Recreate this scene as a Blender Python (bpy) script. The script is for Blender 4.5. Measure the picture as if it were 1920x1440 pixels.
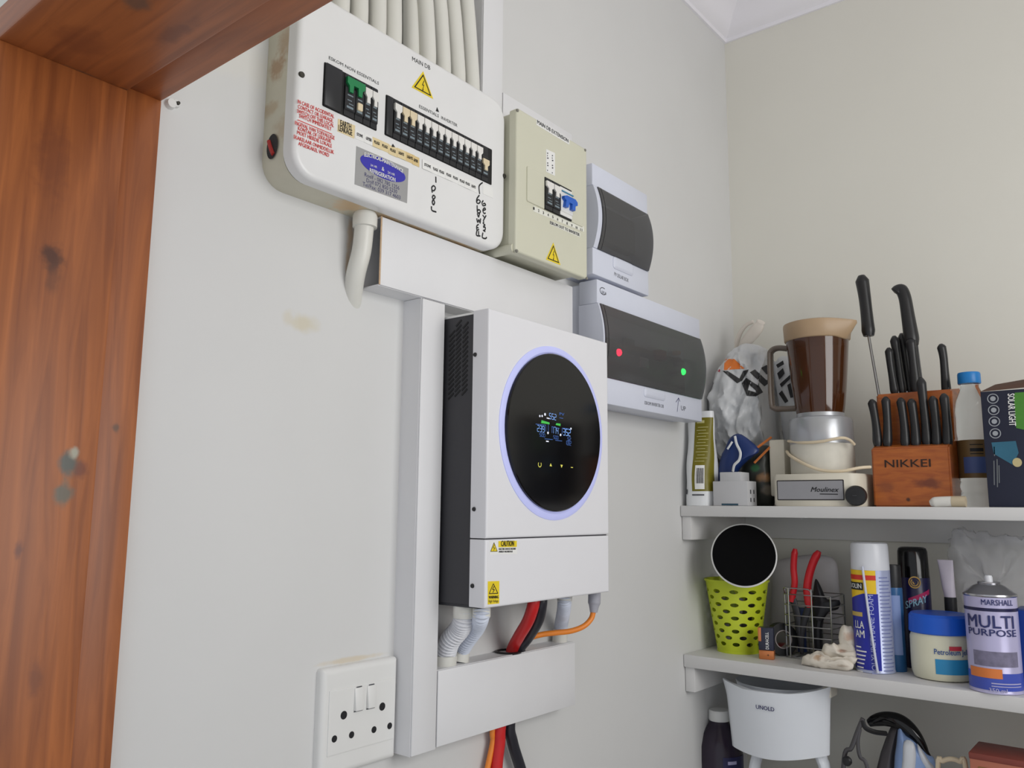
import bpy, bmesh, math, random
from mathutils import Vector, Matrix, noise

for o in list(bpy.data.objects):
    bpy.data.objects.remove(o, do_unlink=True)
SC = bpy.context.scene
COL = SC.collection

# ------------------------------------------------------------------ camera
CAM = Vector((0.823, -1.870, 1.600))
FPX = 1551.0
_y, _p, _r = math.radians(39.04), math.radians(8.557), math.radians(0.502)
_f = Vector((-math.sin(_y)*math.cos(_p), math.cos(_y)*math.cos(_p), math.sin(_p)))
_rt = Vector((math.cos(_y), math.sin(_y), 0)); _up = _rt.cross(_f)
RIGHT = math.cos(_r)*_rt + math.sin(_r)*_up
UP = -math.sin(_r)*_rt + math.cos(_r)*_up
FWD = _f
cam_d = bpy.data.cameras.new('camera'); cam = bpy.data.objects.new('camera', cam_d); COL.objects.link(cam)
cam_d.sensor_fit = 'HORIZONTAL'; cam_d.sensor_width = 36.0; cam_d.lens = FPX*36.0/1920.0
cam_d.clip_start = 0.02
cam.matrix_world = Matrix(((RIGHT.x, UP.x, -FWD.x, CAM.x), (RIGHT.y, UP.y, -FWD.y, CAM.y), (RIGHT.z, UP.z, -FWD.z, CAM.z), (0, 0, 0, 1)))
SC.camera = cam

# ------------------------------------------------------------------ light
SC.view_settings.view_transform = 'Standard'
SC.view_settings.look = 'None'
SC.view_settings.exposure = 0.0
SC.view_settings.gamma = 1.0
SC.view_settings.use_curve_mapping = False
world = bpy.data.worlds.new('world'); SC.world = world; world.use_nodes = True
wb = world.node_tree.nodes['Background']
wb.inputs['Color'].default_value = (0.90, 0.945, 1.0, 1); wb.inputs['Strength'].default_value = 0.66
def area_light(name, loc, target, sx, sy, power, col):
    d = bpy.data.lights.new(name, 'AREA'); d.shape = 'RECTANGLE'; d.size = sx; d.size_y = sy; d.energy = power; d.color = col
    o = bpy.data.objects.new(name, d); COL.objects.link(o); o.location = loc
    o.rotation_euler = (Vector(target)-Vector(loc)).to_track_quat('-Z', 'Y').to_euler()
    return o
# daylight through the window in the right-hand wall
area_light('window_daylight', (1.62, -1.00, 1.95), (0.0, -1.00, 1.95), 0.9, 0.9, 12.5, (1.0, 0.99, 0.97))

# ------------------------------------------------------------------ pixel -> place (1920 x 1440 frame)
def ray(px, py): return FWD + RIGHT*((px-960)/FPX) + UP*(-(py-720)/FPX)
def WX(px, py, X): r = ray(px, py); return CAM + r*((X-CAM.x)/r.x)
def WY(px, py, Y): r = ray(px, py); return CAM + r*((Y-CAM.y)/r.y)
def WZ(px, py, Z): r = ray(px, py); return CAM + r*((Z-CAM.z)/r.z)
def MPP(P): return (Vector(P)-CAM).dot(FWD)/FPX

# ------------------------------------------------------------------ materials
def lin(c):
    def f(v):
        v /= 255.0
        return v/12.92 if v <= 0.04045 else ((v+0.055)/1.055)**2.4
    return (f(c[0]), f(c[1]), f(c[2]), 1.0)
MATS = {}
def mat(name, col, rough=0.5, metal=0.0, var=0.06, scale=40.0, bump=0.0, trans=0.0, emit=None, estr=0.0, alpha=1.0, coat=0.0, ior=1.45):
    if name in MATS: return MATS[name]
    m = bpy.data.materials.new(name); m.use_nodes = True
    nt = m.node_tree; b = nt.nodes['Principled BSDF']
    c = lin(col)
    tc = nt.nodes.new('ShaderNodeTexCoord'); nz = nt.nodes.new('ShaderNodeTexNoise')
    nz.inputs['Scale'].default_value = scale; nz.inputs['Detail'].default_value = 4
    nt.links.new(tc.outputs['Object'], nz.inputs['Vector'])
    mx = nt.nodes.new('ShaderNodeMix'); mx.data_type = 'RGBA'
    mx.inputs['A'].default_value = tuple(max(0, x*(1-var)) for x in c[:3])+(1,)
    mx.inputs['B'].default_value = tuple(min(1, x*(1+var)) for x in c[:3])+(1,)
    nt.links.new(nz.outputs['Fac'], mx.inputs['Factor'])
    nt.links.new(mx.outputs['Result'], b.inputs['Base Color'])
    b.inputs['Roughness'].default_value = rough; b.inputs['Metallic'].default_value = metal
    b.inputs['Transmission Weight'].default_value = trans; b.inputs['IOR'].default_value = ior
    b.inputs['Alpha'].default_value = alpha; b.inputs['Coat Weight'].default_value = coat
    if emit: b.inputs['Emission Color'].default_value = lin(emit); b.inputs['Emission Strength'].default_value = estr
    if bump:
        bp = nt.nodes.new('ShaderNodeBump'); bp.inputs['Strength'].default_value = bump; bp.inputs['Distance'].default_value = 0.002
        nt.links.new(nz.outputs['Fac'], bp.inputs['Height']); nt.links.new(bp.outputs['Normal'], b.inputs['Normal'])
    MATS[name] = m
    return m
def spotted(name, base, spots, rough=0.5, var=0.05, scale=30, noise_scale=60, bump=0.0, grain=None, base2=None):
    """base colour with stains and painted light of their own shape: spots = [(centre, (rx,ry,rz), colour, strength)] in world metres"""
    if name in MATS: return MATS[name]
    m = bpy.data.materials.new(name); m.use_nodes = True
    nt = m.node_tree; N = nt.nodes; L = nt.links; b = N['Principled BSDF']
    geo = N.new('ShaderNodeNewGeometry')
    nz = N.new('ShaderNodeTexNoise'); nz.inputs['Scale'].default_value = scale; nz.inputs['Detail'].default_value = 5
    if grain:
        mp = N.new('ShaderNodeMapping'); mp.inputs['Scale'].default_value = grain
        L.new(geo.outputs['Position'], mp.inputs['Vector']); L.new(mp.outputs['Vector'], nz.inputs['Vector'])
        nz.inputs['Distortion'].default_value = 0.8
    else:
        L.new(geo.outputs['Position'], nz.inputs['Vector'])
    cr = N.new('ShaderNodeValToRGB'); cr.color_ramp.elements[0].position = 0.3; cr.color_ramp.elements[1].position = 0.72
    c = lin(base); c2 = lin(base2) if base2 else tuple(x*(1-2*var) for x in c[:3])+(1,)
    cr.color_ramp.elements[0].color = c2; cr.color_ramp.elements[1].color = c
    L.new(nz.outputs['Fac'], cr.inputs['Fac'])
    out = cr.outputs['Color']
    nd = N.new('ShaderNodeTexNoise'); nd.inputs['Scale'].default_value = noise_scale; nd.inputs['Detail'].default_value = 3
    L.new(geo.outputs['Position'], nd.inputs['Vector'])
    for (ce, rad, colr, st) in spots:
        sub = N.new('ShaderNodeVectorMath'); sub.operation = 'SUBTRACT'; L.new(geo.outputs['Position'], sub.inputs[0]); sub.inputs[1].default_value = ce
        dv = N.new('ShaderNodeVectorMath'); dv.operation = 'DIVIDE'; L.new(sub.outputs[0], dv.inputs[0]); dv.inputs[1].default_value = rad
        ln = N.new('ShaderNodeVectorMath'); ln.operation = 'LENGTH'; L.new(dv.outputs[0], ln.inputs[0])
        ad = N.new('ShaderNodeMath'); ad.operation = 'MULTIPLY_ADD'; L.new(nd.outputs['Fac'], ad.inputs[0]); ad.inputs[1].default_value = 1.2; L.new(ln.outputs['Value'], ad.inputs[2])
        mr = N.new('ShaderNodeMapRange'); mr.inputs['From Min'].default_value = 0.9; mr.inputs['From Max'].default_value = 1.7
        mr.inputs['To Min'].default_value = st; mr.inputs['To Max'].default_value = 0.0; mr.interpolation_type = 'SMOOTHSTEP'
        L.new(ad.outputs[0], mr.inputs['Value'])
        mx = N.new('ShaderNodeMix'); mx.data_type = 'RGBA'; L.new(mr.outputs['Result'], mx.inputs['Factor']); L.new(out, mx.inputs['A']); mx.inputs['B'].default_value = lin(colr)
        out = mx.outputs['Result']
    L.new(out, b.inputs['Base Color']); b.inputs['Roughness'].default_value = rough
    if bump:
        bp = N.new('ShaderNodeBump'); bp.inputs['Strength'].default_value = bump; bp.inputs['Distance'].default_value = 0.003
        L.new(nz.outputs['Fac'], bp.inputs['Height']); L.new(bp.outputs['Normal'], b.inputs['Normal'])
    MATS[name] = m
    return m

# ------------------------------------------------------------------ object helpers
BASE = {}
def setp(o, label=None, cat=None, group=None, kind=None):
    if label: o['label'] = label
    if cat: o['category'] = cat
    if group: o['group'] = group
    if kind: o['kind'] = kind
    return o
def thing(name, label, cat, loc, group=None):
    o = bpy.data.objects.new(name, None); COL.objects.link(o); o.empty_display_size = 0.02
    o.location = loc; BASE[o.name] = Vector(loc)
    return setp(o, label, cat, group)
def part(name, bm, m, parent=None, loc=(0, 0, 0), smooth=35, label=None):
    """bm is in world metres; the mesh is stored relative to its thing's base"""
    base = BASE[parent.name] if parent else Vector(loc)
    bmesh.ops.recalc_face_normals(bm, faces=bm.faces)
    me = bpy.data.meshes.new(name)
    for v in bm.verts: v.co -= base
    bm.to_mesh(me); bm.free()
    if smooth:
        for p in me.polygons: p.use_smooth = True
        me.set_sharp_from_angle(angle=math.radians(smooth))
    o = bpy.data.objects.new(name, me); COL.objects.link(o)
    if isinstance(m, str): m = MATS[m]
    me.materials.append(m)
    if parent: o.parent = parent
    else: o.location = base
    BASE[o.name] = base
    if label: o['label'] = label
    return o
def solo(name, bm, m, label, cat, loc, group=None, smooth=35):
    return setp(part(name, bm, m, None, loc, smooth), label, cat, group)
def struct(name, bm, m, label=None, smooth=35):
    return setp(part(name, bm, m, None, (0, 0, 0), smooth), label, None, None, 'structure')
def B(): return bmesh.new()
def merge(bm, tb):
    me = bpy.data.meshes.new('tmp'); tb.to_mesh(me); tb.free(); bm.from_mesh(me); bpy.data.meshes.remove(me)
def box(bm, x0, x1, y0, y1, z0, z1, bev=0.0, seg=2):
    tb = bmesh.new(); bmesh.ops.create_cube(tb, size=1)
    for v in tb.verts: v.co = ((x0+x1)/2+v.co.x*(x1-x0), (y0+y1)/2+v.co.y*(y1-y0), (z0+z1)/2+v.co.z*(z1-z0))
    if bev: bmesh.ops.bevel(tb, geom=list(tb.edges), offset=bev, segments=seg, profile=0.5, affect='EDGES')
    merge(bm, tb); return bm
def bx(*a, **k): return box(B(), *a, **k)
def ring_faces(bm, rings, closed=True, cap0=True, cap1=True):
    vs = [[bm.verts.new(p) for p in r] for r in rings]
    n = len(vs[0])
    for a, b in zip(vs[:-1], vs[1:]):
        for i in range(n if closed else n-1):
            j = (i+1) % n
            bm.faces.new((a[i], a[j], b[j], b[i]))
    if closed and cap0: bm.faces.new(vs[0])
    if closed and cap1: bm.faces.new(vs[-1])
    return vs
def frame_of(d):
    d = Vector(d).normalized(); a = Vector((0, 0, 1)) if abs(d.z) < 0.9 else Vector((1, 0, 0))
    u = d.cross(a).normalized(); return u, d.cross(u).normalized()
def cyl(bm, p0, p1, r0, r1=None, seg=24):
    p0, p1 = Vector(p0), Vector(p1); r1 = r0 if r1 is None else r1
    u, v = frame_of(p1-p0)
    ring_faces(bm, [[p+(u*math.cos(2*math.pi*i/seg)+v*math.sin(2*math.pi*i/seg))*r for i in range(seg)] for p, r in ((p0, r0), (p1, r1))])
    return bm
def catmull(pts, n=8):
    pts = [Vector(p) for p in pts]
    if len(pts) < 3: return pts
    P = [pts[0]*2-pts[1]]+pts+[pts[-1]*2-pts[-2]]; out = []
    for i in range(1, len(P)-2):
        for k in range(n):
            t = k/n; a, b, c, d = P[i-1:i+3]
            out.append(0.5*((2*b)+(c-a)*t+(2*a-5*b+4*c-d)*t*t+(3*b-a-3*c+d)*t**3))
    out.append(pts[-1]); return out
def tube(bm, pts, r, seg=12, n=8, smooth=True, flat=None):
    """r: number or function of 0..1; flat=(axis vector, ratio) squashes the section"""
    P = catmull(pts, n) if smooth else [Vector(p) for p in pts]
    T = [(P[min(i+1, len(P)-1)]-P[max(i-1, 0)]).normalized() for i in range(len(P))]
    u, _ = frame_of(T[0]); rings = []
    for i, (p, t) in enumerate(zip(P, T)):
        u = (u-t*u.dot(t)).normalized(); v = t.cross(u)
        rr = r(i/(len(P)-1)) if callable(r) else r
        ring = []
        for k in range(seg):
            o = (u*math.cos(2*math.pi*k/seg)+v*math.sin(2*math.pi*k/seg))*rr
            if flat: ax = Vector(flat[0]); o -= ax*o.dot(ax)*(1-flat[1])
            ring.append(p+o)
        rings.append(ring)
    ring_faces(bm, rings); return bm
def lathe(bm, c, prof, seg=40, axis=(0, 0, 1), cap=True):
    c = Vector(c); ax = Vector(axis).normalized()
    if abs(ax.z) > 0.99: u, v = Vector((1, 0, 0)), Vector((0, 1, 0))
    else: u, v = frame_of(ax)
    ring_faces(bm, [[c+ax*h+(u*math.cos(2*math.pi*i/seg)+v*math.sin(2*math.pi*i/seg))*max(r, 1e-5) for i in range(seg)] for r, h in prof], True, cap, cap)
    return bm
def LW(u, v, w): return Vector((w, u, v))            # on the left wall: u along +y, v up, w out of the wall
def BW(u, v, w): return Vector((u, -w, v))           # facing the door: u along +x, v up, w towards the door
def rr_outline(u0, u1, v0, v1, r, n=6):
    r = max(min(r, (u1-u0)/2-1e-5, (v1-v0)/2-1e-5), 1e-5); out = []
    for cx, cy, a in ((u1-r, v1-r, 0), (u0+r, v1-r, 90), (u0+r, v0+r, 180), (u1-r, v0+r, 270)):
        for k in range(n+1):
            t = math.radians(a+90*k/n); out.append((cx+r*math.cos(t), cy+r*math.sin(t)))
    return out
def rr(bm, F, u0, u1, v0, v1, rc, layers, n=6):
    """rounded rectangle stacked in w: layers = [(w, inset)]"""
    if u1 < u0: u0, u1 = u1, u0
    if v1 < v0: v0, v1 = v1, v0
    ring_faces(bm, [[F(u, v, w) for u, v in rr_outline(u0+i, u1-i, v0+i, v1-i, max(rc-i, 1e-4), n)] for w, i in layers])
    return bm
def soft(w0, w1, b, k=4):
    """layers with a rounded front edge of radius b"""
    return [(w0, 0), (w1-b, 0)]+[(w1-b+b*math.sin(math.pi/2*i/k), b-b*math.cos(math.pi/2*i/k)) for i in range(1, k+1)]+[(w1, b+0.0008)]
def prism(bm, F, poly, w0, w1):
    ring_faces(bm, [[F(u, v, w) for u, v in poly] for w in (w0, w1)]); return bm
def disc(bm, F, u, v, w, r, ru=None, seg=28, t=0.0004):
    ru = ru or r
    prism(bm, F, [(u+ru*math.cos(2*math.pi*i/seg), v+r*math.sin(2*math.pi*i/seg)) for i in range(seg)], w, w+t); return bm

# ------------------------------------------------------------------ lettering
_FC = {}
def glyphs(s, sp=1.0, off=0.0):
    k = (s, sp, off)
    if k in _FC: return _FC[k]
    cu = bpy.data.curves.new('t', 'FONT'); cu.body = s; cu.resolution_u = 2; cu.space_character = sp; cu.offset = off
    o = bpy.data.objects.new('t', cu); me = bpy.data.meshes.new_from_object(o)
    V = [(v.co.x, v.co.y) for v in me.vertices]; Fs = [tuple(p.vertices) for p in me.polygons]
    bpy.data.objects.remove(o); bpy.data.curves.remove(cu); bpy.data.meshes.remove(me)
    x0 = min(v[0] for v in V); x1 = max(v[0] for v in V); y0 = min(v[1] for v in V); y1 = max(v[1] for v in V)
    _FC[k] = (V, Fs, x0, x1, y0, y1); return _FC[k]
def text_map(bm, s, fn, width, height=None, sp=1.0, bold=0.0):
    """fn(u,v) -> world; u 0..width, v from baseline"""
    V, Fs, x0, x1, y0, y1 = glyphs(s, sp)
    sx = width/(x1-x0); sy = sx if height is None else height/(y1-min(y0, 0) if height else 1)
    if height is not None: sy = height/(y1 if y1 > 0 else 1)
    offs = [(0, 0)] if not bold else [(0, 0), (bold, 0), (bold*0.5, bold*0.5)]
    o_ = fn(0, 0); nrm = (fn(1e-3, 0)-o_).cross(fn(0, 1e-3)-o_).normalized()
    for k, (ox, oy) in enumerate(offs):
        vs = [bm.verts.new(fn((x-x0)*sx+ox, y*sy+oy)+nrm*(0.00012*k)) for x, y in V]
        for f in Fs:
            try: bm.faces.new([vs[i] for i in f])
            except ValueError: pass
    return bm
def text_w(bm, s, pl, pr, X, height=None, sp=1.0, bold=0.0):
    """on a plane parallel to the left wall, baseline between two photo pixels"""
    A, Bp = WX(pl[0], pl[1], X), WX(pr[0], pr[1], X); d = Bp-A; W = d.length; d.normalize(); up = Vector((1, 0, 0)).cross(d)
    return text_map(bm, s, lambda u, v: A+d*u+up*v, W, height, sp, bold)
def text_b(bm, s, pl, pr, Y, height=None, sp=1.0, bold=0.0, shear=0.0):
    A, Bp = WY(pl[0], pl[1], Y), WY(pr[0], pr[1], Y); d = Bp-A; W = d.length; d.normalize(); up = Vector((0, -1, 0)).cross(d)
    return text_map(bm, s, lambda u, v: A+d*(u+v*shear)+up*v, W, height, sp, bold)
def quad_w(bm, pxs, X, t=0.0004):
    P = [WX(x, y, X) for x, y in pxs]; ring_faces(bm, [P, [p+Vector((t, 0, 0)) for p in P]]); return bm
def stroke_w(bm, pxs, X, r=0.0011):
    tube(bm, [WX(x, y, X) for x, y in pxs], r, seg=6, n=4, flat=((1, 0, 0), 0.25)); return bm
# ================================================================== materials in use
Z0 = CAM.z
mat('plastic_white', (226, 226, 224), 0.38, var=0.03, scale=25)
mat('trunking_white', (224, 224, 226), 0.42, var=0.025, scale=18)
mat('box_bluewhite', (214, 218, 232), 0.35, var=0.02)
mat('paper_white', (232, 232, 230), 0.6, var=0.03)
mat('ink_black', (22, 22, 26), 0.6, var=0.1)
mat('ink_grey', (70, 70, 78), 0.6, var=0.1)
mat('ink_red', (220, 70, 66), 0.6, var=0.1)
mat('black_plastic', (30, 30, 32), 0.42, var=0.15)
mat('black_gloss', (10, 10, 12), 0.12, var=0.1)
mat('charcoal', (58, 58, 62), 0.55, var=0.08, scale=120)
mat('warn_yellow', (232, 206, 40), 0.5, var=0.06)
mat('steel', (170, 170, 172), 0.28, metal=1.0, var=0.05)
mat('screw_dark', (70, 68, 62), 0.5, metal=0.6, var=0.1)
mat('conduit_white', (220, 219, 212), 0.35, var=0.06, scale=20)
mat('toggle_white', (228, 226, 222), 0.4, var=0.03)
mat('shelf_paint', (214, 213, 212), 0.4, var=0.03, scale=12)
mat('ceiling_paint', (236, 234, 240), 0.8, var=0.02, scale=10)
mat('floor_tile', (150, 140, 128), 0.5, var=0.1, scale=8)

wl_spots = [(WX(570, 605, 0), (0.02, 0.025, 0.014), (205, 196, 170), 0.7), (WX(540, 595, 0), (0.02, 0.01, 0.012), (206, 198, 176), 0.5),
            (WX(657, 440, 0), (0.02, 0.007, 0.035), (196, 170, 142), 0.8), (WX(652, 492, 0), (0.02, 0.005, 0.03), (188, 160, 126), 0.7),
            (WX(420, 100, 0), (0.02, 0.25, 0.03), (224, 220, 206), 0.25), (WX(752, 1235, 0), (0.02, 0.006, 0.02), (214, 196, 168), 0.7),  # the long pale streak by the door header is lit wall painted in
            (WX(660, 1236, 0), (0.02, 0.06, 0.004), (206, 190, 160), 0.6)]
spotted('wall_paint', (214, 214, 213), wl_spots, rough=0.62, var=0.015, scale=5, noise_scale=45, bump=0.05)
mat('wall_cream', (222, 220, 211), 0.6, var=0.02, scale=6)
kn = [(WX(97, 482, 0.027), (0.02, 0.013, 0.017), (74, 42, 30), 0.9), (WX(100, 300, 0.027), (0.02, 0.02, 0.05), (112, 60, 36), 0.5),
      (WX(130, 868, 0.027), (0.02, 0.012, 0.014), (84, 92, 88), 0.95), (WX(140, 850, 0.027), (0.02, 0.006, 0.008), (168, 168, 152), 0.9),
      (WX(118, 925, 0.027), (0.02, 0.010, 0.013), (96, 98, 88), 0.9), (WX(152, 880, 0.027), (0.02, 0.008, 0.012), (112, 60, 44), 0.8),
      (WX(35, 1030, 0.027), (0.02, 0.005, 0.010), (104, 58, 46), 0.8), (WX(65, 1270, 0.027), (0.02, 0.008, 0.02), (110, 62, 44), 0.6),
      (WX(100, 520, 0.027), (0.02, 0.008, 0.02), (88, 52, 36), 0.5), (WX(218, 802, 0.012), (0.02, 0.005, 0.006), (86, 62, 46), 0.8)]
spotted('wood_jamb', (172, 100, 50), kn, rough=0.45, scale=6, grain=(14, 14, 0.9), base2=(132, 72, 36), noise_scale=90, bump=0.06)
hs = [(WZ(150, 75, 2.014), (0.03, 0.03, 0.02), (122, 62, 32), 0.5), (WZ(330, 60, 2.014), (0.04, 0.010, 0.02), (116, 60, 30), 0.8), (WZ(255, 5, 2.014), (0.02, 0.012, 0.02), (80, 72, 64), 0.7),
      (WZ(60, 110, 2.014), (0.012, 0.05, 0.012), (84, 88, 86), 0.75), (WZ(150, 140, 2.014), (0.010, 0.03, 0.012), (80, 84, 80), 0.75), (WZ(225, 160, 2.02), (0.012, 0.02, 0.012), (74, 74, 70), 0.7)]
spotted('wood_header', (176, 102, 52), hs, rough=0.45, scale=6, grain=(0.9, 14, 14), base2=(138, 76, 38), noise_scale=70, bump=0.06)

# ================================================================== the room
YW = -1.465
b = bx(-0.14, 0.0, YW, 0.14, 0, 2.95)
struct('wall_left', b, 'wall_paint')
struct('wall_back', bx(0.0, 1.80, 0.0, 0.14, 0, 2.95), 'wall_cream')
b = B(); box(b, 1.66, 1.80, -1.62, 0.0, 0, 1.45); box(b, 1.66, 1.80, -1.62, 0.0, 2.45, 2.95); box(b, 1.66, 1.80, -1.62, -1.50, 1.45, 2.45); box(b, 1.66, 1.80, -0.50, 0.0, 1.45, 2.45)
struct('wall_right', b, 'wall_cream')
b = B(); box(b, -0.14, 1.80, -1.622, -1.468, 2.047, 2.95); box(b, -0.14, -0.06, -1.622, -1.468, 0, 2.047)  # opening stretched to the right wall, unseen, to let in more light
struct('wall_front', b, 'wall_cream')
struct('floor', bx(-0.14, 1.80, -1.622, 0.14, -0.08, 0.0), 'floor_tile')
struct('ceiling', bx(-0.14, 1.80, -1.622, 0.14, 2.874, 2.95), 'ceiling_paint')
w1 = setp(bpy.data.objects.new('window_1', None), None, None, None, 'structure'); COL.objects.link(w1); BASE[w1.name] = Vector((0, 0, 0))
b = B(); box(b, 1.68, 1.74, -1.50, -1.45, 1.45, 2.45); box(b, 1.68, 1.74, -0.55, -0.50, 1.45, 2.45); box(b, 1.68, 1.74, -1.45, -0.55, 1.45, 1.50); box(b, 1.68, 1.74, -1.45, -0.55, 2.40, 2.45)
part('window_frame', b, 'shelf_paint', w1)
cp = [(0.0, 2.784), (0.006, 2.784), (0.008, 2.792), (0.018, 2.797), (0.030, 2.812), (0.046, 2.832), (0.066, 2.846), (0.078, 2.850), (0.080, 2.860), (0.090, 2.864), (0.090, 2.874), (0.0, 2.874)]
b = B(); ring_faces(b, [[Vector((w, YW-0.003, z)) for w, z in cp], [Vector((w, -w, z)) for w, z in cp]]); struct('trim_1', b, 'ceiling_paint', 'white moulded ceiling cornice along the wall with the electrical boards')
b = B(); ring_faces(b, [[Vector((w, -w, z)) for w, z in cp], [Vector((1.66, -w, z)) for w, z in cp]]); struct('trim_2', b, 'ceiling_paint', 'white moulded ceiling cornice above the shelves')
d1 = setp(bpy.data.objects.new('door_1', None), 'varnished reddish-brown wooden door frame with a rebate', None, None, 'structure'); COL.objects.link(d1); BASE[d1.name] = Vector((0, 0, 0))
part('jamb', bx(-0.06, 0.027, -1.627, -1.508, 0, 2.0145, bev=0.002), 'wood_jamb', d1)
part('rebate', bx(-0.06, 0.012, -1.5085, -1.465, 0, 2.0255, bev=0.0015), 'wood_jamb', d1)
part('header', bx(-0.06, 1.66, -1.627, -1.508, 2.014, 2.047, bev=0.002), 'wood_header', d1)
part('rebate', bx(-0.06, 1.66, -1.5085, -1.465, 2.025, 2.047, bev=0.0015), 'wood_header', d1)
part('jamb', bx(1.60, 1.66, -1.627, -1.465, 0, 2.0145, bev=0.002), 'wood_jamb', d1)  # unseen end of the frame, moved out with the widened opening

# small white wall plug by the frame corner
P = WX(318, 196, 0); r_ = thing('wall_plug', 'small white plastic wall plug with a dark screw beside the door frame corner', 'wall plug', P)
b = B(); cyl(b, P, P+Vector((0.006, 0, 0)), 0.006, 0.005, 14); cyl(b, P+Vector((0.0, 0.006, 0.003)), P+Vector((0.004, 0.006, 0.003)), 0.005, 0.004, 12); part('cap', b, 'plastic_white', r_)
b = B(); cyl(b, P+Vector((0.004, 0.007, 0.003)), P+Vector((0.0065, 0.007, 0.003)), 0.0022, 0.0018, 10); part('screw', b, 'screw_dark', r_)

# ================================================================== main distribution board
TX = 0.060
U0, U1, V0, V1 = -1.332, -0.9485, Z0+0.377, Z0+0.617
mat('db_cover', (228, 228, 228), 0.3, var=0.04, scale=14)
sp = [(LW(-1.334, Z0+y, x), (0.02, 0.012, r), c, s) for y, x, r, c, s in ((0.52, 0.02, 0.02, (160, 118, 78), 0.7), (0.585, 0.025, 0.02, (150, 110, 70), 0.7), (0.55, 0.035, 0.03, (168, 130, 92), 0.6), (0.47, 0.01, 0.012, (172, 142, 104), 0.5), (0.44, 0.035, 0.02, (170, 138, 100), 0.4))]
sp += [(LW(y, Z0+0.376, 0.03), (0.03, r, 0.008), (214, 178, 132), 0.75) for y, r in ((-1.22, 0.03), (-1.16, 0.03), (-1.10, 0.05), (-1.02, 0.05))]
spotted('db_base', (206, 202, 184), sp, rough=0.42, var=0.03, scale=30, noise_scale=110)
db = thing('distribution_board', 'large white main distribution board with two rows of black breakers and rust stains', 'electrical panel', (0, -1.155, V0))
b = B(); rr(b, LW, U0, U1, V0, V1, 0.030, [(0.0, 0.0), (0.0395, 0.0015), (0.0395, 0.004), (0.042, 0.004)]); part('base_tray', b, 'db_base', db)
b = B(); rr(b, LW, U0+0.0005, U1-0.0005, V0+0.001, V1-0.001, 0.032, soft(0.0405, TX, 0.007, 5), n=8); cover = part('cover', b, 'db_cover', db)
def screw(px, py, X, parent, r=0.004, m='screw_dark'):
    P = WX(px, py, X); b = B(); cyl(b, P-Vector((0.001, 0, 0)), P+Vector((0.0012, 0, 0)), r, r*0.8, 14); return part('screw', b, m, parent)
screw(566, 140, TX, db, 0.0042); screw(945.5, 330, TX, db, 0.0040)
# knockout hole in the side of the base
P = WY(511, 275, U0); b = B(); tb = [P+Vector((0.0105*math.cos(a), -0.0004, 0.0155*math.sin(a))) for a in [2*math.pi*i/28 for i in range(28)]]
ring_faces(b, [tb, [p+Vector((0, -0.0004, 0)) for p in tb]]); ko = part('knockout', b, mat('hole_dark', (44, 42, 44), 0.7), db, label='dark knockout hole showing a red wire')
b = B(); tube(b, [P+Vector((-0.006, -0.0012, 0.008)), P+Vector((-0.001, -0.0016, -0.002)), P+Vector((0.004, -0.0012, -0.011))], 0.0026, 8); part('wire', b, mat('wire_red', (170, 44, 40), 0.5), ko)

def uv(px, py, X=TX): P = WX(px, py, X); return P.y, P.z
def bank(parent, tl, tr, bl, br, X, n, gap0, toggles, name_plate='black_plastic'):
    """one black cut-out with n single modules; corners are photo pixels on the cover face"""
    u0 = (uv(*tl, X)[0]+uv(*bl, X)[0])/2; u1 = (uv(*tr, X)[0]+uv(*br, X)[0])/2
    v1 = (uv(*tl, X)[1]+uv(*tr, X)[1])/2; v0 = (uv(*bl, X)[1]+uv(*br, X)[1])/2
    b = B(); rr(b, LW, u0, u1, v0, v1, 0.001, [(X-0.002, 0), (X+0.0006, 0)], n=1); part('cut_out', b, mat('cutout_black', (16, 16, 18), 0.6), parent)
    return u0, u1, v0, v1
mat('breaker_black', (34, 35, 38), 0.38, var=0.1)
mat('breaker_print', (120, 134, 142), 0.6, var=0.2)
def breaker(parent, ua, ub, v0, v1, X, tog='toggle_white', depth=0.0032, tdown=False, marks=True, body='breaker_black'):
    w = ub-ua; h = v1-v0
    b = B(); g = 0.0006
    prof = [(v0+0.001, X), (v0+0.001, X+depth*0.5), (v0+h*0.13, X+depth*0.55), (v0+h*0.16, X+depth), (v0+h*0.66, X+depth), (v0+h*0.72, X+depth*0.55), (v1-0.001, X+depth*0.45), (v1-0.001, X)]
    ring_faces(b, [[Vector((x, u, v)) for v, x in prof] for u in (ua+g, ub-g)])
    br_ = part('breaker', b, body, parent, smooth=20)
    if tog:
        b = B(); c = (ua+ub)/2; t0 = v0+h*(0.52 if not tdown else 0.30); t1 = v0+h*0.87
        if tdown: t1 = v0+h*0.60
        poly = [(c-w*0.46, t1), (c+w*0.46, t1), (c+w*0.46, t1-(t1-t0)*0.42), (c+w*0.2, t1-(t1-t0)*0.62), (c+w*0.22, t0), (c-w*0.22, t0), (c-w*0.2, t1-(t1-t0)*0.62), (c-w*0.46, t1-(t1-t0)*0.42)]
        prism(b, LW, poly, X+depth*0.4, X+depth+0.0018); part('toggle', b, tog, br_, smooth=0)
    if marks:
        b = B()
        for k, (fu, fv, fw, fh) in enumerate(((0.5, 0.50, 0.5, 0.03), (0.45, 0.38, 0.4, 0.022), (0.6, 0.30, 0.4, 0.02), (0.5, 0.22, 0.6, 0.05))):
            box(b, X+depth-0.0003, X+depth+0.0002, ua+w*(fu-fw/2), ua+w*(fu+fw/2), v0+h*(fv-fh/2), v0+h*(fv+fh/2))
        part('print', b, 'breaker_print', br_, smooth=0)
    return br_
mat('toggle_green', (30, 128, 76), 0.4)
mat('toggle_beige', (222, 206, 174), 0.4)
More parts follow.
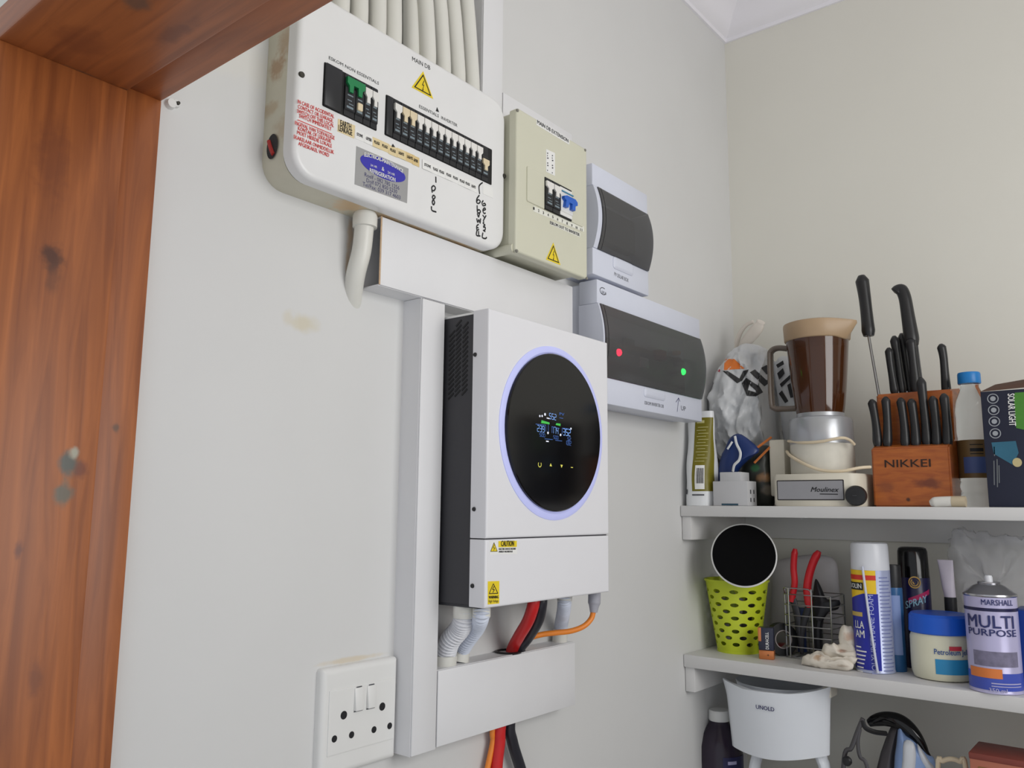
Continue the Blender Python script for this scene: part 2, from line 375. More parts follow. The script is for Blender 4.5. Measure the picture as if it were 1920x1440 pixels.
# earth-leakage bank
u0, u1, v0, v1 = bank(db, (607.6, 118.5), (709, 166.7), (603.7, 200.5), (705, 243.5), TX, 0, 0, 0)
W = u1-u0
b = B(); box(b, TX, TX+0.004, u0+0.001, u0+W*0.30, v0+0.001, v1-0.001, bev=0.001); part('blank_module', b, 'breaker_black', db)
e = breaker(db, u0+W*0.36, u0+W*0.56, v0, v1, TX, None); e2 = breaker(db, u0+W*0.56, u0+W*0.72, v0, v1, TX, None)
b = B(); c0 = u0+W*0.38; c1 = u0+W*0.71; t1 = v0+(v1-v0)*0.90; h = v1-v0
poly = [(c0, t1), (c1, t1), (c1, t1-h*0.14), (c0+(c1-c0)*0.86, t1-h*0.2), (c0+(c1-c0)*0.84, t1-h*0.34), (c0+(c1-c0)*0.64, t1-h*0.34), (c0+(c1-c0)*0.62, t1-h*0.16), (c0+(c1-c0)*0.36, t1-h*0.16), (c0+(c1-c0)*0.34, t1-h*0.34), (c0+(c1-c0)*0.14, t1-h*0.34), (c0+(c1-c0)*0.12, t1-h*0.2), (c0, t1-h*0.14)]
prism(b, LW, poly, TX+0.002, TX+0.0056); part('toggle', b, 'toggle_green', e2, smooth=0)
b = B(); pu, pv = uv(671, 203); rr(b, LW, pu-0.004, pu+0.004, pv-0.005, pv+0.005, 0.0015, soft(TX+0.002, TX+0.0055, 0.001, 2)); part('test_button', b, 'toggle_beige', e2)
breaker(db, u0+W*0.72, u0+W*0.86, v0, v1, TX); breaker(db, u0+W*0.86, u1-0.0005, v0, v1, TX)
# inverter bank
u0, u1, v0, v1 = bank(db, (724.8, 177), (920.5, 281), (719, 252.6), (922.7, 347.6), TX, 0, 0, 0)
W = u1-u0
b = B(); box(b, TX, TX+0.003, u0+0.001, u0+W*0.055, v0+0.001, v1-0.001, bev=0.0008); part('blank_module', b, 'breaker_black', db)
n = 13; a0 = u0+W*0.06; st = (u0+W*0.885-a0)/n
for i in range(n): breaker(db, a0+st*i, a0+st*(i+1), v0, v1, TX, 'toggle_beige' if i in (1, 2) else 'toggle_white')
breaker(db, u0+W*0.885, u0+W*0.955, v0, v1, TX, 'toggle_beige', tdown=True)

def lettering(parent, items, m='ink_black', X=TX+0.0003, name='lettering', bold=0.0):
    for s, pl, pr, *hh in items:
        b = B(); text_w(b, s, pl, pr, X, hh[0] if hh else None, bold=bold); part(name, b, m, parent, smooth=0)
def z1(x, y): return (480+x*0.26042, y*0.26042)
def z2(x, y): return (480+x*0.27778, 180+y*0.27778)
lettering(db, [('ESKOM NON ESSENTIALS', z1(525, 425), z1(885, 612), 0.0042), ('MAIN DB', z1(1125, 437), z1(1255, 505), 0.0062), ('ESSENTIALS  INVERTER', z1(1175, 775), z1(1450, 915), 0.0045)], 'ink_black')
X2 = TX+0.0004
b = B()
for s, l, r in (('IN CASE OF ACCIDENTAL', (300, 742), (562, 852)), ('CONTACT OR LEAKAGE.', (303, 778), (556, 884)), ('SWITCH OFF THIS LOCAL', (295, 810), (560, 917)), ('SWITCH IMMEDIATELY', (310, 845), (543, 942)),
                ('INGEVAL VAN TOEVALLIGE', (280, 895), (565, 1008)), ('KONTAK OF LEKKASIE', (303, 935), (540, 1030)), ('MOET HIERDIE LOKALE', (297, 965), (545, 1065)), ('SKAKELAAR ONMIDDELLIK', (270, 995), (560, 1110)), ('AFGESKAKEL WORD', (305, 1045), (525, 1132))):
    text_w(b, s, z1(*l), z1(*r), X2, 0.0046, bold=0.00015)
quad_w(b, [z1(300, 860), z1(548, 964), z1(548, 969), z1(300, 865)], X2, 0.0002)
part('lettering', b, 'ink_red', db, smooth=0, label='safety notice in red English and Afrikaans lettering')
def warning(parent, apex, bl, br, X):
    A, L_, R_ = WX(*apex, X), WX(*bl, X), WX(*br, X); L_.z = R_.z = (L_.z+R_.z)/2; A.y = (L_.y+R_.y)/2; c = (A+L_+R_)/3
    s0 = B(); t = Vector((0.0004, 0, 0)); P = [A, L_, R_]; ring_faces(s0, [P, [p+t for p in P]]); st_ = part('warning_sticker', s0, 'warn_yellow', parent, label='yellow triangular high-voltage sticker')
    b = B()
    O = [c+(p-c)*0.80 for p in P]; I = [c+(p-c)*0.66 for p in P]; e = Vector((0.0007, 0, 0))
    vo = [b.verts.new(p+e) for p in O]; vi = [b.verts.new(p+e) for p in I]
    for i in range(3): b.faces.new((vo[i], vo[(i+1) % 3], vi[(i+1) % 3], vi[i]))
    H = A.z-L_.z; cu_, cv = A.y, L_.z+H*0.30
    bolt = [(0.05, 0.30), (-0.06, 0.04), (0.03, 0.06), (-0.01, -0.14), (-0.05, -0.10), (0.0, -0.22), (0.05, -0.10), (0.02, -0.12), (0.07, 0.11), (-0.01, 0.08), (0.08, 0.29)]
    b.faces.new([b.verts.new(Vector((X+0.0007, cu_+x*H, cv+y*H))) for x, y in bolt])
    part('lettering', b, 'ink_black', st_, smooth=0)
warning(db, (790, 132), (771.6, 165), (812, 184.5), TX)
# arrow marks
b = B(); quad_w(b, [z1(1303, 772), z1(1317, 808), z1(1294, 800)], TX, 0.0004); quad_w(b, [z1(985, 1036), z1(1000, 1060), z1(975, 1058)], TX+0.0006, 0.0004); part('arrow_mark', b, 'ink_black', db, smooth=0)
# paper labels under the banks
mat('paper_beige', (222, 204, 160), 0.7, var=0.08)
mat('paper_tan', (214, 190, 138), 0.7, var=0.08)
def label_w(parent, corners, X, m, lines, ink='ink_black', hgt=0.004):
    b = B(); quad_w(b, corners, X, 0.0004); l = part('paper_label', b, m, parent)
    b = B()
    for s, pl, pr in lines: text_w(b, s, pl, pr, X+0.0007, hgt, bold=0.0002)
    if lines: part('lettering', b, ink, l, smooth=0)
    return l
label_w(db, [z1(590, 855), z1(713, 905), z1(706, 998), z1(585, 945)], TX, 'paper_beige', [('EARTH', z1(608, 905), z1(685, 935)), ('LEAKAGE', z1(595, 940), z1(692, 978))], hgt=0.0075)
for li, (s, x, y, w, m) in enumerate((('STOVE', 747, 978, 70, 'paper_white'), ('GEYSER', 812, 1006, 66, 'paper_white'), ('PLUGS', 870, 1032, 62, 'paper_beige'), ('PLUGS', 928, 1058, 62, 'paper_beige'), ('PLUGS', 986, 1088, 62, 'paper_beige'), ('LIGHTS', 1046, 1110, 62, 'paper_beige'), ('LIGHTS', 1108, 1138, 66, 'paper_tan'), ('GEYSER', 1150, 1160, 50, 'paper_tan'),
                  ('STOVE', 1235, 1196, 76, 'paper_white'), ('PLUGS', 1290, 1222, 60, 'paper_white'), ('PLUGS', 1337, 1242, 54, 'paper_white'), ('PLUGS', 1388, 1264, 54, 'paper_white'), ('PLUGS', 1436, 1285, 54, 'paper_white'), ('PLUGS', 1484, 1308, 54, 'paper_white'), ('PLUGS', 1524, 1326, 48, 'paper_white'), ('LIGHTS', 1566, 1346, 48, 'paper_white'))):
    q = 0.44; hh = 33
    label_w(db, [z1(x-w/2, y-w/2*q-hh), z1(x+w/2, y+w/2*q-hh), z1(x+w/2, y+w/2*q+hh), z1(x-w/2, y-w/2*q+hh)], TX+0.0003*(li % 3), m, [(s, z1(x-w*0.3, y-w*0.3*q+6), z1(x+w*0.3, y+w*0.3*q+6))], hgt=0.0038)
label_w(db, [z2(1530, 590), z2(1598, 620), z2(1598, 690), z2(1530, 660)], TX, 'paper_white', [])
# silver sticker of the electrician
mat('sticker_silver', (158, 158, 158), 0.35, var=0.04); mat('sticker_blue', (52, 48, 168), 0.5, var=0.05); mat('ink_navy', (56, 54, 104), 0.6)
b = B(); quad_w(b, [(668, 274), (765.7, 316.4), (762.8, 381), (664.6, 345.5)], TX, 0.0004); st_ = part('sticker', b, 'sticker_silver', db, label='silver sticker with a blue oval and phone numbers')
eu, ev = uv(717.5, 316); eu0 = uv(675, 296)[0]; eu1 = uv(759.5, 333)[0]
b = B(); disc(b, LW, (eu0+eu1)/2, ev, TX+0.0005, 0.0132, (eu1-eu0)/2, 40, 0.0003); part('oval', b, 'sticker_blue', st_)
X3 = TX+0.0012
b = B(); ec = (eu0+eu1)/2; ea = (eu1-eu0)/2
Wt = 2*ea*0.86
text_map(b, 'ELECTRICAL-MAINTENANCE', lambda u, v: Vector((X3, ec-Wt/2+u, ev+0.0010+math.sqrt(max(0, 1-((u-Wt/2)/(ea*1.02))**2))*0.0070+v)), Wt, 0.0050, bold=0.0004)
text_w(b, '24 HR', z1(825, 1195), z1(872, 1212), X3); text_w(b, '&', z1(905, 1226), z1(924, 1234), X3); text_w(b, '24 HR', z1(948, 1248), z1(1000, 1268), X3)
text_w(b, 'REFRIGERATION', z1(818, 1238), z1(1002, 1310), X3, 0.0052, bold=0.0003)
part('lettering', b, 'paper_white', st_, smooth=0)
b = B()
for s, l, r in (('Roelf - 082 785 1256', (782, 1268), (1032, 1368)), ('Dolf 072 850 5230', (796, 1310), (1016, 1395)), ('Tel/Fax: 039 317 4603', (768, 1336), (1040, 1437))): text_w(b, s, z1(*l), z1(*r), TX+0.0006, 0.0052)
part('lettering', b, 'ink_navy', st_, smooth=0)
# marker-pen writing
def q(x, y): return (780+x/8, 320+y/8)
XS = TX+0.0003
b = B()
for s in ([(298, 90), (300, 180)], [(235, 250), (245, 330)], [(235, 250), (265, 225), (292, 260), (270, 300), (240, 292)], [(262, 365), (245, 400), (265, 425), (288, 395), (265, 365)], [(260, 430), (245, 475), (262, 512), (280, 475), (262, 432)], [(232, 535), (240, 595), (305, 620)],
          [(1000, 178), (960, 210), (945, 250), (955, 350)], [(950, 368), (915, 420), (910, 475), (940, 492), (965, 460), (935, 435), (912, 460)], [(918, 520), (922, 620), (950, 635), (968, 610), (945, 585), (922, 600)], [(920, 640), (938, 695), (955, 640)], [(912, 715), (925, 775), (945, 735), (960, 790), (970, 718)], [(940, 805), (912, 830), (915, 890), (945, 880)], [(912, 855), (938, 855)], [(915, 895), (908, 968), (965, 980)], [(940, 905), (940, 965)],
          [(1010, 448), (990, 480), (1005, 525), (1045, 515), (1030, 490), (1008, 500)], [(1005, 600), (1045, 580), (1025, 560), (1003, 595), (1020, 640), (1045, 635)], [(1000, 665), (1025, 700)], [(1052, 672), (1020, 730), (1010, 760)], [(1020, 765), (1008, 790), (1035, 815), (1010, 835)], [(1010, 850), (1040, 850), (1035, 890), (1010, 895), (1040, 915)], [(1005, 930), (995, 1000), (1040, 1018), (1062, 1000)]):
    stroke_w(b, [q(*p) for p in s], XS, 0.00115)
part('handwriting', b, 'ink_black', db)

# ================================================================== extension board
EX = 0.080
eu0, eu1, ev0, ev1 = -0.9480, -0.757, Z0+0.3775, Z0+0.6055
mat('ext_cream', (208, 207, 188), 0.4, var=0.03, scale=14)
ex = thing('extension_board', 'cream plastic extension board with a small breaker window and blue toggle', 'electrical panel', (0, -0.855, ev0))
b = B(); rr(b, LW, eu0+0.003, eu1-0.003, ev0+0.006, ev1-0.003, 0.006, [(0.0, 0.0), (EX-0.012, 0.0)]); part('base_box', b, 'ext_cream', ex)
b = B(); rr(b, LW, eu0, eu1, ev0, ev1, 0.006, soft(EX-0.014, EX, 0.003, 3)); part('lid', b, 'ext_cream', ex)
for px, py in ((970.5, 207), (1097, 281.5), (969, 470.5), (1100, 521.8)): screw(px, py, EX, ex, 0.0027, mat('screw_grey', (128, 126, 118), 0.5))
b = B()
for v_ in (ev0, ev1-0.014):
    pass
cyl(b, (0.02, eu0+0.004, ev0+0.007), (EX-0.006, eu0+0.004, ev0+0.007), 0.0075, 0.0075, 20); part('screw_post', b, 'ext_cream', ex)
def z3(x, y): return (900+x*0.22917, 160+y*0.22917)
b = B(); P0 = uv(*z3(380, 660), EX); P1 = uv(*z3(838, 1090), EX); rr(b, LW, P0[0], P1[0], uv(*z3(385, 950), EX)[1], P0[1], 0.003, soft(EX-0.001, EX+0.0022, 0.001, 2)); part('breaker_surround', b, 'ext_cream', ex)
X4 = EX+0.0022
u0, u1 = uv(*z3(527, 880), X4)[0], uv(*z3(748, 970), X4)[0]; v1 = uv(*z3(527, 747), X4)[1]; v0 = uv(*z3(528, 1012), X4)[1]
b = B(); rr(b, LW, u0, u1, v0, v1, 0.0008, [(X4-0.001, 0), (X4+0.0005, 0)], n=1); part('cut_out', b, 'cutout_black', ex)
W = u1-u0; breaker(ex, u0, u0+W*0.27, v0, v1, X4); breaker(ex, u0+W*0.27, u0+W*0.54, v0, v1, X4)
mat('toggle_blue', (36, 96, 196), 0.35)
d_ = breaker(ex, u0+W*0.54, u1, v0+0.002, v1-0.002, X4, None, marks=False, body='plastic_white')
h = v1-v0; c0 = u0+W*0.57; cw = W*0.50; t1 = v0+h*0.62
poly = [(c0, t1), (c0+cw*0.2, t1+h*0.05), (c0+cw*0.85, t1+h*0.05), (c0+cw, t1-h*0.02), (c0+cw, t1-h*0.12), (c0+cw*0.84, t1-h*0.15), (c0+cw*0.82, t1-h*0.32), (c0+cw*0.58, t1-h*0.32), (c0+cw*0.60, t1-h*0.14), (c0+cw*0.38, t1-h*0.14), (c0+cw*0.30, t1-h*0.32), (c0+cw*0.08, t1-h*0.32), (c0+cw*0.14, t1-h*0.12), (c0, t1-h*0.07)]
b = B(); prism(b, LW, poly, X4+0.002, X4+0.0090); part('toggle', b, 'toggle_blue', d_, smooth=0)
b = B(); box(b, X4+0.001, X4+0.0037, c0, c0+cw*0.9, v0+h*0.80, v0+h*0.83); part('stripe', b, mat('stripe_teal', (70, 140, 170), 0.5), d_)
label_w(ex, [(1006, 223.5), (1067.5, 261), (1067, 271.5), (1005.6, 234)], EX, 'paper_white', [('MAIN DB EXTENSION', (1007.5, 231.5), (1065.5, 267.5))], 'ink_grey', 0.0062)
l_ = label_w(ex, [(1023.8, 279.5), (1040.2, 287), (1040.2, 330), (1023.8, 322)], EX, 'paper_white', [])
b = B()
for x, y in ((1026, 286), (1035, 290.5)):
    for i, k in enumerate((1.6, 1.0, 2.4, 0, 1.8, 2.2, 0, 1.2)):
        if k: quad_w(b, [(x, y+i*4.6), (x+k, y+0.4+i*4.6), (x+k, y+2.6+i*4.6), (x, y+2.2+i*4.6)], EX+0.0006, 0.0002)
part('lettering', b, 'ink_grey', l_, smooth=0)
def z3b(x, y): return (880+x*0.13889, 360+y*0.13889)
l_ = label_w(ex, [z3b(865, 190), z3b(1545, 465), z3b(1545, 540), z3b(862, 262)], EX, mat('paper_cream', (226, 226, 216), 0.6), [])
b = B()
for i in range(11):
    x = 872+i*64; y = 240+i*28.6; s = str(i+1); k = 11 if i > 8 else 7
    text_w(b, s, z3b(x-k, y-k*0.42), z3b(x+k, y+k*0.42), EX+0.0007, 0.0042, bold=0.0002)
part('lettering', b, 'ink_black', l_, smooth=0)
label_w(ex, [z3b(1090, 388), z3b(1495, 555), z3b(1492, 615), z3b(1086, 440)], EX, 'paper_cream', [('ESKOM OUT TO INVERTER', z3b(1092, 430), z3b(1488, 598))], 'ink_grey', 0.0048)
warning(ex, (1037.4, 455), (1023.4, 486), (1050.6, 497.5), EX)

# ================================================================== the two boxes with smoked flaps
def smoked():
    if 'smoked' in MATS: return MATS['smoked']
    m = mat('smoked', (118, 118, 119), 0.14, var=0.03)  # base colour lightened to stand in for the bright room's reflection
    nt = m.node_tree; bs = nt.nodes['Principled BSDF']; tr = nt.nodes.new('ShaderNodeBsdfTransparent'); tr.inputs['Color'].default_value = (0.58, 0.58, 0.59, 1)
    mx = nt.nodes.new('ShaderNodeMixShader'); mx.inputs['Fac'].default_value = 0.40
    nt.links.new(tr.outputs[0], mx.inputs[1]); nt.links.new(bs.outputs[0], mx.inputs[2]); nt.links.new(mx.outputs[0], nt.nodes['Material Output'].inputs['Surface'])
    return m
smoked()
def flap_box(name, label, u0, u1, v0, v1, X, bulge, wu0, wu1, wv0, wv1, tab):
    t = thing(name, label, 'electrical panel', (0, (u0+u1)/2, v0))
    H = v1-v0; N = 18
    def face(v):
        s = (v-(wv0+wv1)/2)/((wv1-wv0)/2)
        return X+bulge*(max(0.0, 1-s*s) if abs(s) < 1 else 0)
    b = B(); rr(b, LW, u0+0.004, u1-0.004, v0+0.003, v1-0.003, 0.004, [(0, 0), (X*0.42, 0)]); part('back_box', b, 'box_bluewhite', t)
    # front cover with a window opening: bars above and below, curved cheeks each side
    b = B(); g = X*0.40
    for a, c in ((v0, wv0), (wv1, v1)): box(b, g, X, u0, u1, a, c, bev=0.0025)
    vs = [wv0+(wv1-wv0)*i/N for i in range(N+1)]
    for a, c in ((u0, wu0), (wu1, u1)):
        ring_faces(b, [[Vector((g, a, v)), Vector((face(v), a+0.002, v)), Vector((face(v), c, v)), Vector((g, c, v))] for v in vs])
    part('cover', b, 'box_bluewhite', t)
    b = B(); ring_faces(b, [[Vector((face(v)-0.0008, wu0+0.001, v)), Vector((face(v)+0.0022, wu0+0.0005, v)), Vector((face(v)+0.0022, wu1-0.0005, v)), Vector((face(v)-0.0008, wu1-0.001, v))] for v in vs])
    fl = part('window_flap', b, 'smoked', t, label='smoked transparent hinged flap')
    b = B(); ring_faces(b, [[Vector((face(v)+0.0023, wu0+0.008, v)), Vector((face(v)+0.0026, wu0+0.008, v)), Vector((face(v)+0.0026, wu0+0.0090, v)), Vector((face(v)+0.0023, wu0+0.0090, v))] for v in vs]); part('edge_line', b, 'ink_black', fl)
    b = B(); box(b, g-0.002, g+0.001, wu0, wu1, wv0, wv1); part('inner_panel', b, mat('inner_grey', (120, 120, 118), 0.6), t)
    tu0, tu1, tv0, tv1 = tab
    b = B(); rr(b, LW, tu0, tu1, tv0, tv1, 0.006, [(X-0.002, 0), (X+0.001, 0), (X+0.003, 0.003), (X+0.0036, 0.006)]); part('tab', b, 'box_bluewhite', t)
    return t, g
pv, g = flap_box('solar_breaker_box', 'small bluish-white breaker box with a smoked flap above the wider one', -0.7135, -0.5210, Z0+0.4005, Z0+0.602, 0.062, 0.011,
                 uv(1123, 410, 0.066)[0], -0.5235, uv(1122, 467, 0.062)[1], uv(1122, 352, 0.062)[1], (uv(1150, 490, 0.063)[0], uv(1187, 500, 0.063)[0], uv(1170, 511, 0.063)[1], uv(1150, 480, 0.063)[1]))
lettering(pv, [('PV SOLAR BOX', (1152, 517), (1178.5, 529.5), 0.0070)], 'ink_grey', 0.0623)
b = B(); box(b, g, g+0.02, -0.69, -0.54, Z0+0.48, Z0+0.545, bev=0.003); part('breaker_row', b, 'charcoal', pv)
iv, g = flap_box('inverter_breaker_box', 'wide bluish-white breaker box with red and green lamps behind a smoked flap', -0.7035, -0.3140, Z0+0.1785, Z0+0.3935, 0.064, 0.011,
                 uv(1129, 640, 0.069)[0], -0.3165, uv(1311, 748, 0.064)[1], uv(1127, 570, 0.064)[1], (uv(1208, 735, 0.065)[0], uv(1247, 740, 0.065)[0], uv(1228, 748, 0.065)[1], uv(1208, 726, 0.065)[1]))
lettering(iv, [('ESKOM INVERTER DB', (1209, 758), (1244.5, 765), 0.0062), ('UP', (1277, 769), (1286, 771), 0.0090)], 'ink_grey', 0.0643)
b = B(); XI = 0.0643
stroke_w(b, [(1270, 772), (1272.5, 746)], XI, 0.0007); stroke_w(b, [(1267.5, 754), (1272.5, 746)], XI, 0.0007); stroke_w(b, [(1275, 753), (1272.5, 746)], XI, 0.0007); part('handwriting', b, 'ink_navy', iv)
b = B(); lu, lv = uv(1131, 546, XI); tube(b, [LW(lu+0.010*math.cos(a), lv+0.006*math.sin(a), XI) for a in [math.radians(60+20*i) for i in range(15)]], 0.0007, 6, flat=((1, 0, 0), 0.3)); text_w(b, 'SRX', (1128, 550), (1137, 553), XI, 0.005); part('logo', b, 'ink_grey', iv)
mm = uv(1200, 650, 0.05)[1]
b = B(); box(b, g, g+0.012, -0.685, -0.335, Z0+0.236, Z0+0.306, bev=0.002); row = part('breaker_row', b, mat('row_grey', (96, 94, 92), 0.5), iv)
def inner(px, py, su, sv, m, nm, w=0.018):
    u_, v_ = uv(px, py, 0.042); b = B(); box(b, g+0.010, g+w, u_-su/2, u_+su/2, v_-sv/2, v_+sv/2, bev=0.0015); return part(nm, b, m, row)
inner(1236, 667, 0.026, 0.020, mat('toggle_red', (176, 50, 46), 0.4), 'toggle', 0.026)
inner(1268, 662, 0.012, 0.008, mat('toggle_orange', (224, 120, 40), 0.4), 'button', 0.024); inner(1269, 679, 0.012, 0.018, 'black_plastic', 'toggle', 0.024)
inner(1180, 650, 0.034, 0.030, 'charcoal', 'module'); inner(1210, 680, 0.03, 0.02, 'plastic_white', 'module', 0.016)
def lamp(px, py, m):
    P = WX(px, py, 0.066); b = B(); lathe(b, (0.064, P.y, P.z), [(0.0066, 0), (0.0066, 0.001), (0.0054, 0.0036), (0.0030, 0.0052), (0.0003, 0.0056)], 20, (1, 0, 0)); b9 = B(); lathe(b9, (0.034, P.y, P.z), [(0.0052, 0), (0.0052, 0.0302)], 14, (1, 0, 0)); part('lamp_holder', b9, 'charcoal', iv); return part('indicator_lamp', b, m, iv)
lamp(1161.6, 660.7, mat('lamp_red', (255, 30, 60), 0.3, emit=(255, 20, 50), estr=22.0)); lamp(1282, 697, mat('lamp_green', (30, 255, 90), 0.3, emit=(20, 255, 80), estr=16.0))
# ================================================================== trunking
TRD = 0.037
def trunk(name, label, u0, u1, v0, v1, d, vert=False):
    t = thing(name, label, 'cable trunking', (0, (u0+u1)/2, v0), 'white cable trunking')
    k = 0.002; a, c = (u0, u1) if vert else (v0, v1)
    C_ = [(0, a), (d-0.0028, a), (d-0.0028, a+k), (k, a+k), (k, c-k), (d-0.0028, c-k), (d-0.0028, c), (0, c)]     # open U-shaped channel
    b = B(); ring_faces(b, [[LW(s, e, w) if vert else LW(e, s, w) for w, s in C_] for e in ((v0, v1) if vert else (u0, u1))]); part('channel', b, 'trunking_white', t, smooth=0)
    g = 0.0007
    part('cover', bx(d-0.003, d, u0+g, u1-g, v0+g, v1-g, bev=0.001), 'trunking_white', t)
    return t
tt = trunk('cable_trunking', 'wide white trunking running between the main board and the inverter', -1.173, -0.7375, Z0+0.2835, Z0+0.3765, TRD)
sp = [(LW(-1.173, Z0+0.37, TRD), (0.006, 0.004, 0.008), (206, 160, 112), 0.9), (LW(-1.173, Z0+0.29, TRD), (0.004, 0.003, 0.03), (208, 176, 140), 0.8), (LW(-1.14, Z0+0.325, TRD), (0.01, 0.004, 0.004), (160, 160, 160), 0.6)]
b = B(); tube(b, [(0.0365, -1.1735, Z0+0.2845), (0.0368, -1.1738, Z0+0.33), (0.0365, -1.1735, Z0+0.376)], 0.0011, 6); part('cut_edge', b, mat('cut_tan', (206, 176, 144), 0.7, var=0.2, scale=300), tt, label='rough tan cut edge')
trunk('cable_trunking', 'narrow vertical white trunking hugging the left side of the inverter', -1.0955, -1.0505, Z0-0.3105, Z0+0.2830, TRD, True)
bt = trunk('cable_trunking', 'short white trunking box below the inverter holding the battery cables', -1.0500, -0.733, Z0-0.3085, Z0-0.2115, TRD)
P = LW(WX(740+930*0.23605, 1100+525*0.23605, 0.018).y-0.008, Z0-0.2113, 0.018)
b = B(); lathe(b, P, [(0.019, -0.001), (0.021, 0.0015), (0.017, 0.0025), (0.015, -0.001)], 24, cap=False); part('grommet', b, 'black_plastic', bt)
trunk('cable_trunking', 'vertical white trunking rising beside the white conduits above the main board', WX(906, 60, 0.03).y, WX(944, 60, 0.03).y, Z0+0.56, 2.7835, 0.030, True)
trunk('cable_trunking', 'horizontal white trunking partly hidden behind the top of the cream board', WX(944, 60, 0.03).y+0.0005, -0.728, Z0+0.565, Z0+0.658, 0.030)

# ================================================================== conduits above the main board
top_px = [(636, 636), (671, 672), (706, 707), (735, 737), (771, 771), (793, 800), (819, 829), (844, 857), (871, 884)]
for i, (a, c) in enumerate(top_px):
    X = 0.0133 if i == 4 else (0.0285 if i == 5 else 0.022); zb = V1-0.004
    yb = WX(c, 120 if i > 3 else 30, X).y; P1 = WX(a, 0, X)
    pts = [LW(yb, zb, X), LW(yb+0.0005, zb+0.035, X), LW((yb+P1.y)/2, (zb+0.04+P1.z)/2+0.02, X), LW(P1.y, P1.z+0.03, X), LW(P1.y-(yb-P1.y)*0.3, P1.z+0.16, X), LW(P1.y-(yb-P1.y)*0.3, 2.783, X)]
    b = B(); tube(b, pts, 0.0128, 16, 8)
    solo('conduit_pipe', b, 'conduit_white', 'white conduit pipe above the main board, the one nearest the door frame' if i == 0 else 'white conduit pipe above the main board, next to the vertical trunking' if i == 8 else 'straight white conduit pipe rising from the door side of the main board top' if i < 4 else 'slightly bent white conduit pipe rising from the middle of the main board top', 'conduit', LW(yb, zb, X), 'white conduits above the main board')
# conduit leaving the bottom of the main board into the wall
P0 = WX(687, 396, 0.024); P1 = WX(684, 428, 0.024)
cn = thing('conduit_pipe', 'white conduit bending from under the main board into the wall', 'conduit', LW(P0.y, P0.z-0.12, 0.0))
pts = [LW(P0.y, V0+0.002, 0.024), LW(P1.y-0.001, P1.z, 0.024), WX(678, 470, 0.021), WX(668, 510, 0.012), WX(662, 545, 0.000), WX(658, 580, -0.014)]
b = B(); tube(b, pts, lambda t: 0.0125, 20, 8); part('pipe', b, 'conduit_white', cn)
b = B(); lathe(b, LW(P1.y, P1.z, 0.024), [(0.0130, 0), (0.0158, 0.001), (0.0160, (V0-P1.z)-0.004), (0.0140, V0-P1.z+0.001)], 28); part('coupling', b, 'conduit_white', cn)

# ================================================================== inverter
IX = 0.115
iu0, iu1, iv0, iv1 = -1.0475, -0.7525, Z0-0.1265, Z0+0.2665
SPL = 0.0875
inv = thing('solar_inverter', 'white wall-mounted solar inverter with a round black display and glowing blue ring', 'inverter', (0, -0.9, iv0))
b = B(); box(b, 0.002, SPL, iu0+0.001, iu1-0.001, iv0+0.002, iv1-0.004, bev=0.001); part('chassis', b, mat('chassis_black', (56, 56, 60), 0.5, var=0.06, scale=200), inv)
b = B(); box(b, 0.002, SPL+0.001, iu0+0.0005, iu1-0.0005, iv1-0.0045, iv1-0.0015, bev=0.0006); part('top_plate', b, 'plastic_white', inv)
mat('inverter_white', (226, 226, 230), 0.42, var=0.015, scale=20)
zs = Z0-0.0395
b = B(); rr(b, LW, iu0, iu1, zs+0.0008, iv1, 0.001, soft(SPL, IX, 0.0025, 3), n=2); upc = part('front_cover', b, 'inverter_white', inv)
b = B(); rr(b, LW, iu0, iu1, iv0, zs-0.0008, 0.001, soft(SPL, IX-0.0005, 0.0025, 3), n=2); loc_ = part('lower_cover', b, 'inverter_white', inv)
b = B(); box(b, SPL, IX-0.004, iu0+0.002, iu1-0.002, zs-0.001, zs+0.001); part('seam', b, 'charcoal', inv)
part('base_plate', bx(0.01, 0.10, iu0+0.004, iu1-0.003, iv0-0.0018, iv0+0.003), 'charcoal', inv)
for px, py in ((891, 665), (889, 954.7), (886, 1098.5)):
    P = WY(px, py, iu0); b = B(); cyl(b, P+Vector((0, 0.001, 0)), P-Vector((0, 0.0016, 0)), 0.0033, 0.0026, 14); part('screw', b, 'black_plastic', inv)
# vent slots on the black side
for cxi, (xc, y0, y1, nrow) in enumerate(((WY(871, 680, iu0).x, 610, 735, 15), (WY(858, 680, iu0).x, 604, 736, 16), (WY(846, 680, iu0).x, 622, 740, 14))):
    for k in range(nrow):
        zt = WY(870, y0+(y1-y0)*k/(nrow-1), iu0).z
        b = B(); tb = []
        du, dv, t = 0.0100, 0.0078, 0.0026
        p0 = Vector((xc-du/2, iu0+0.0008, zt-dv/2)); p1 = Vector((xc+du/2, iu0+0.0008, zt+dv/2)); nrm = Vector((-dv, 0, du)).normalized()*t/2
        R0 = [p0-nrm, p1-nrm, p1+nrm, p0+nrm]; ring_faces(b, [R0, [p-Vector((0, 0.0005, 0)) for p in R0]]); part('vent_slot', b, 'cutout_black', inv, smooth=0)
dcu = (-1.015-0.782)/2; dcv = Z0+0.1105; RD = 0.1145
mat('ring_glow', (192, 196, 236), 0.4, emit=(160, 168, 255), estr=0.16)
b = B(); ax = Vector((1, 0, 0))
lathe(b, (IX-0.001, dcu+0.0005, dcv-0.0005), [(0.1265, 0), (0.1262, 0.002), (0.1225, 0.0034), (0.1175, 0.0034), (0.1155, 0.002), (0.112, 0.002), (0.112, 0)], 72, (1, 0, 0), cap=False); part('light_ring', b, 'ring_glow', inv, label='softly glowing bluish light ring')
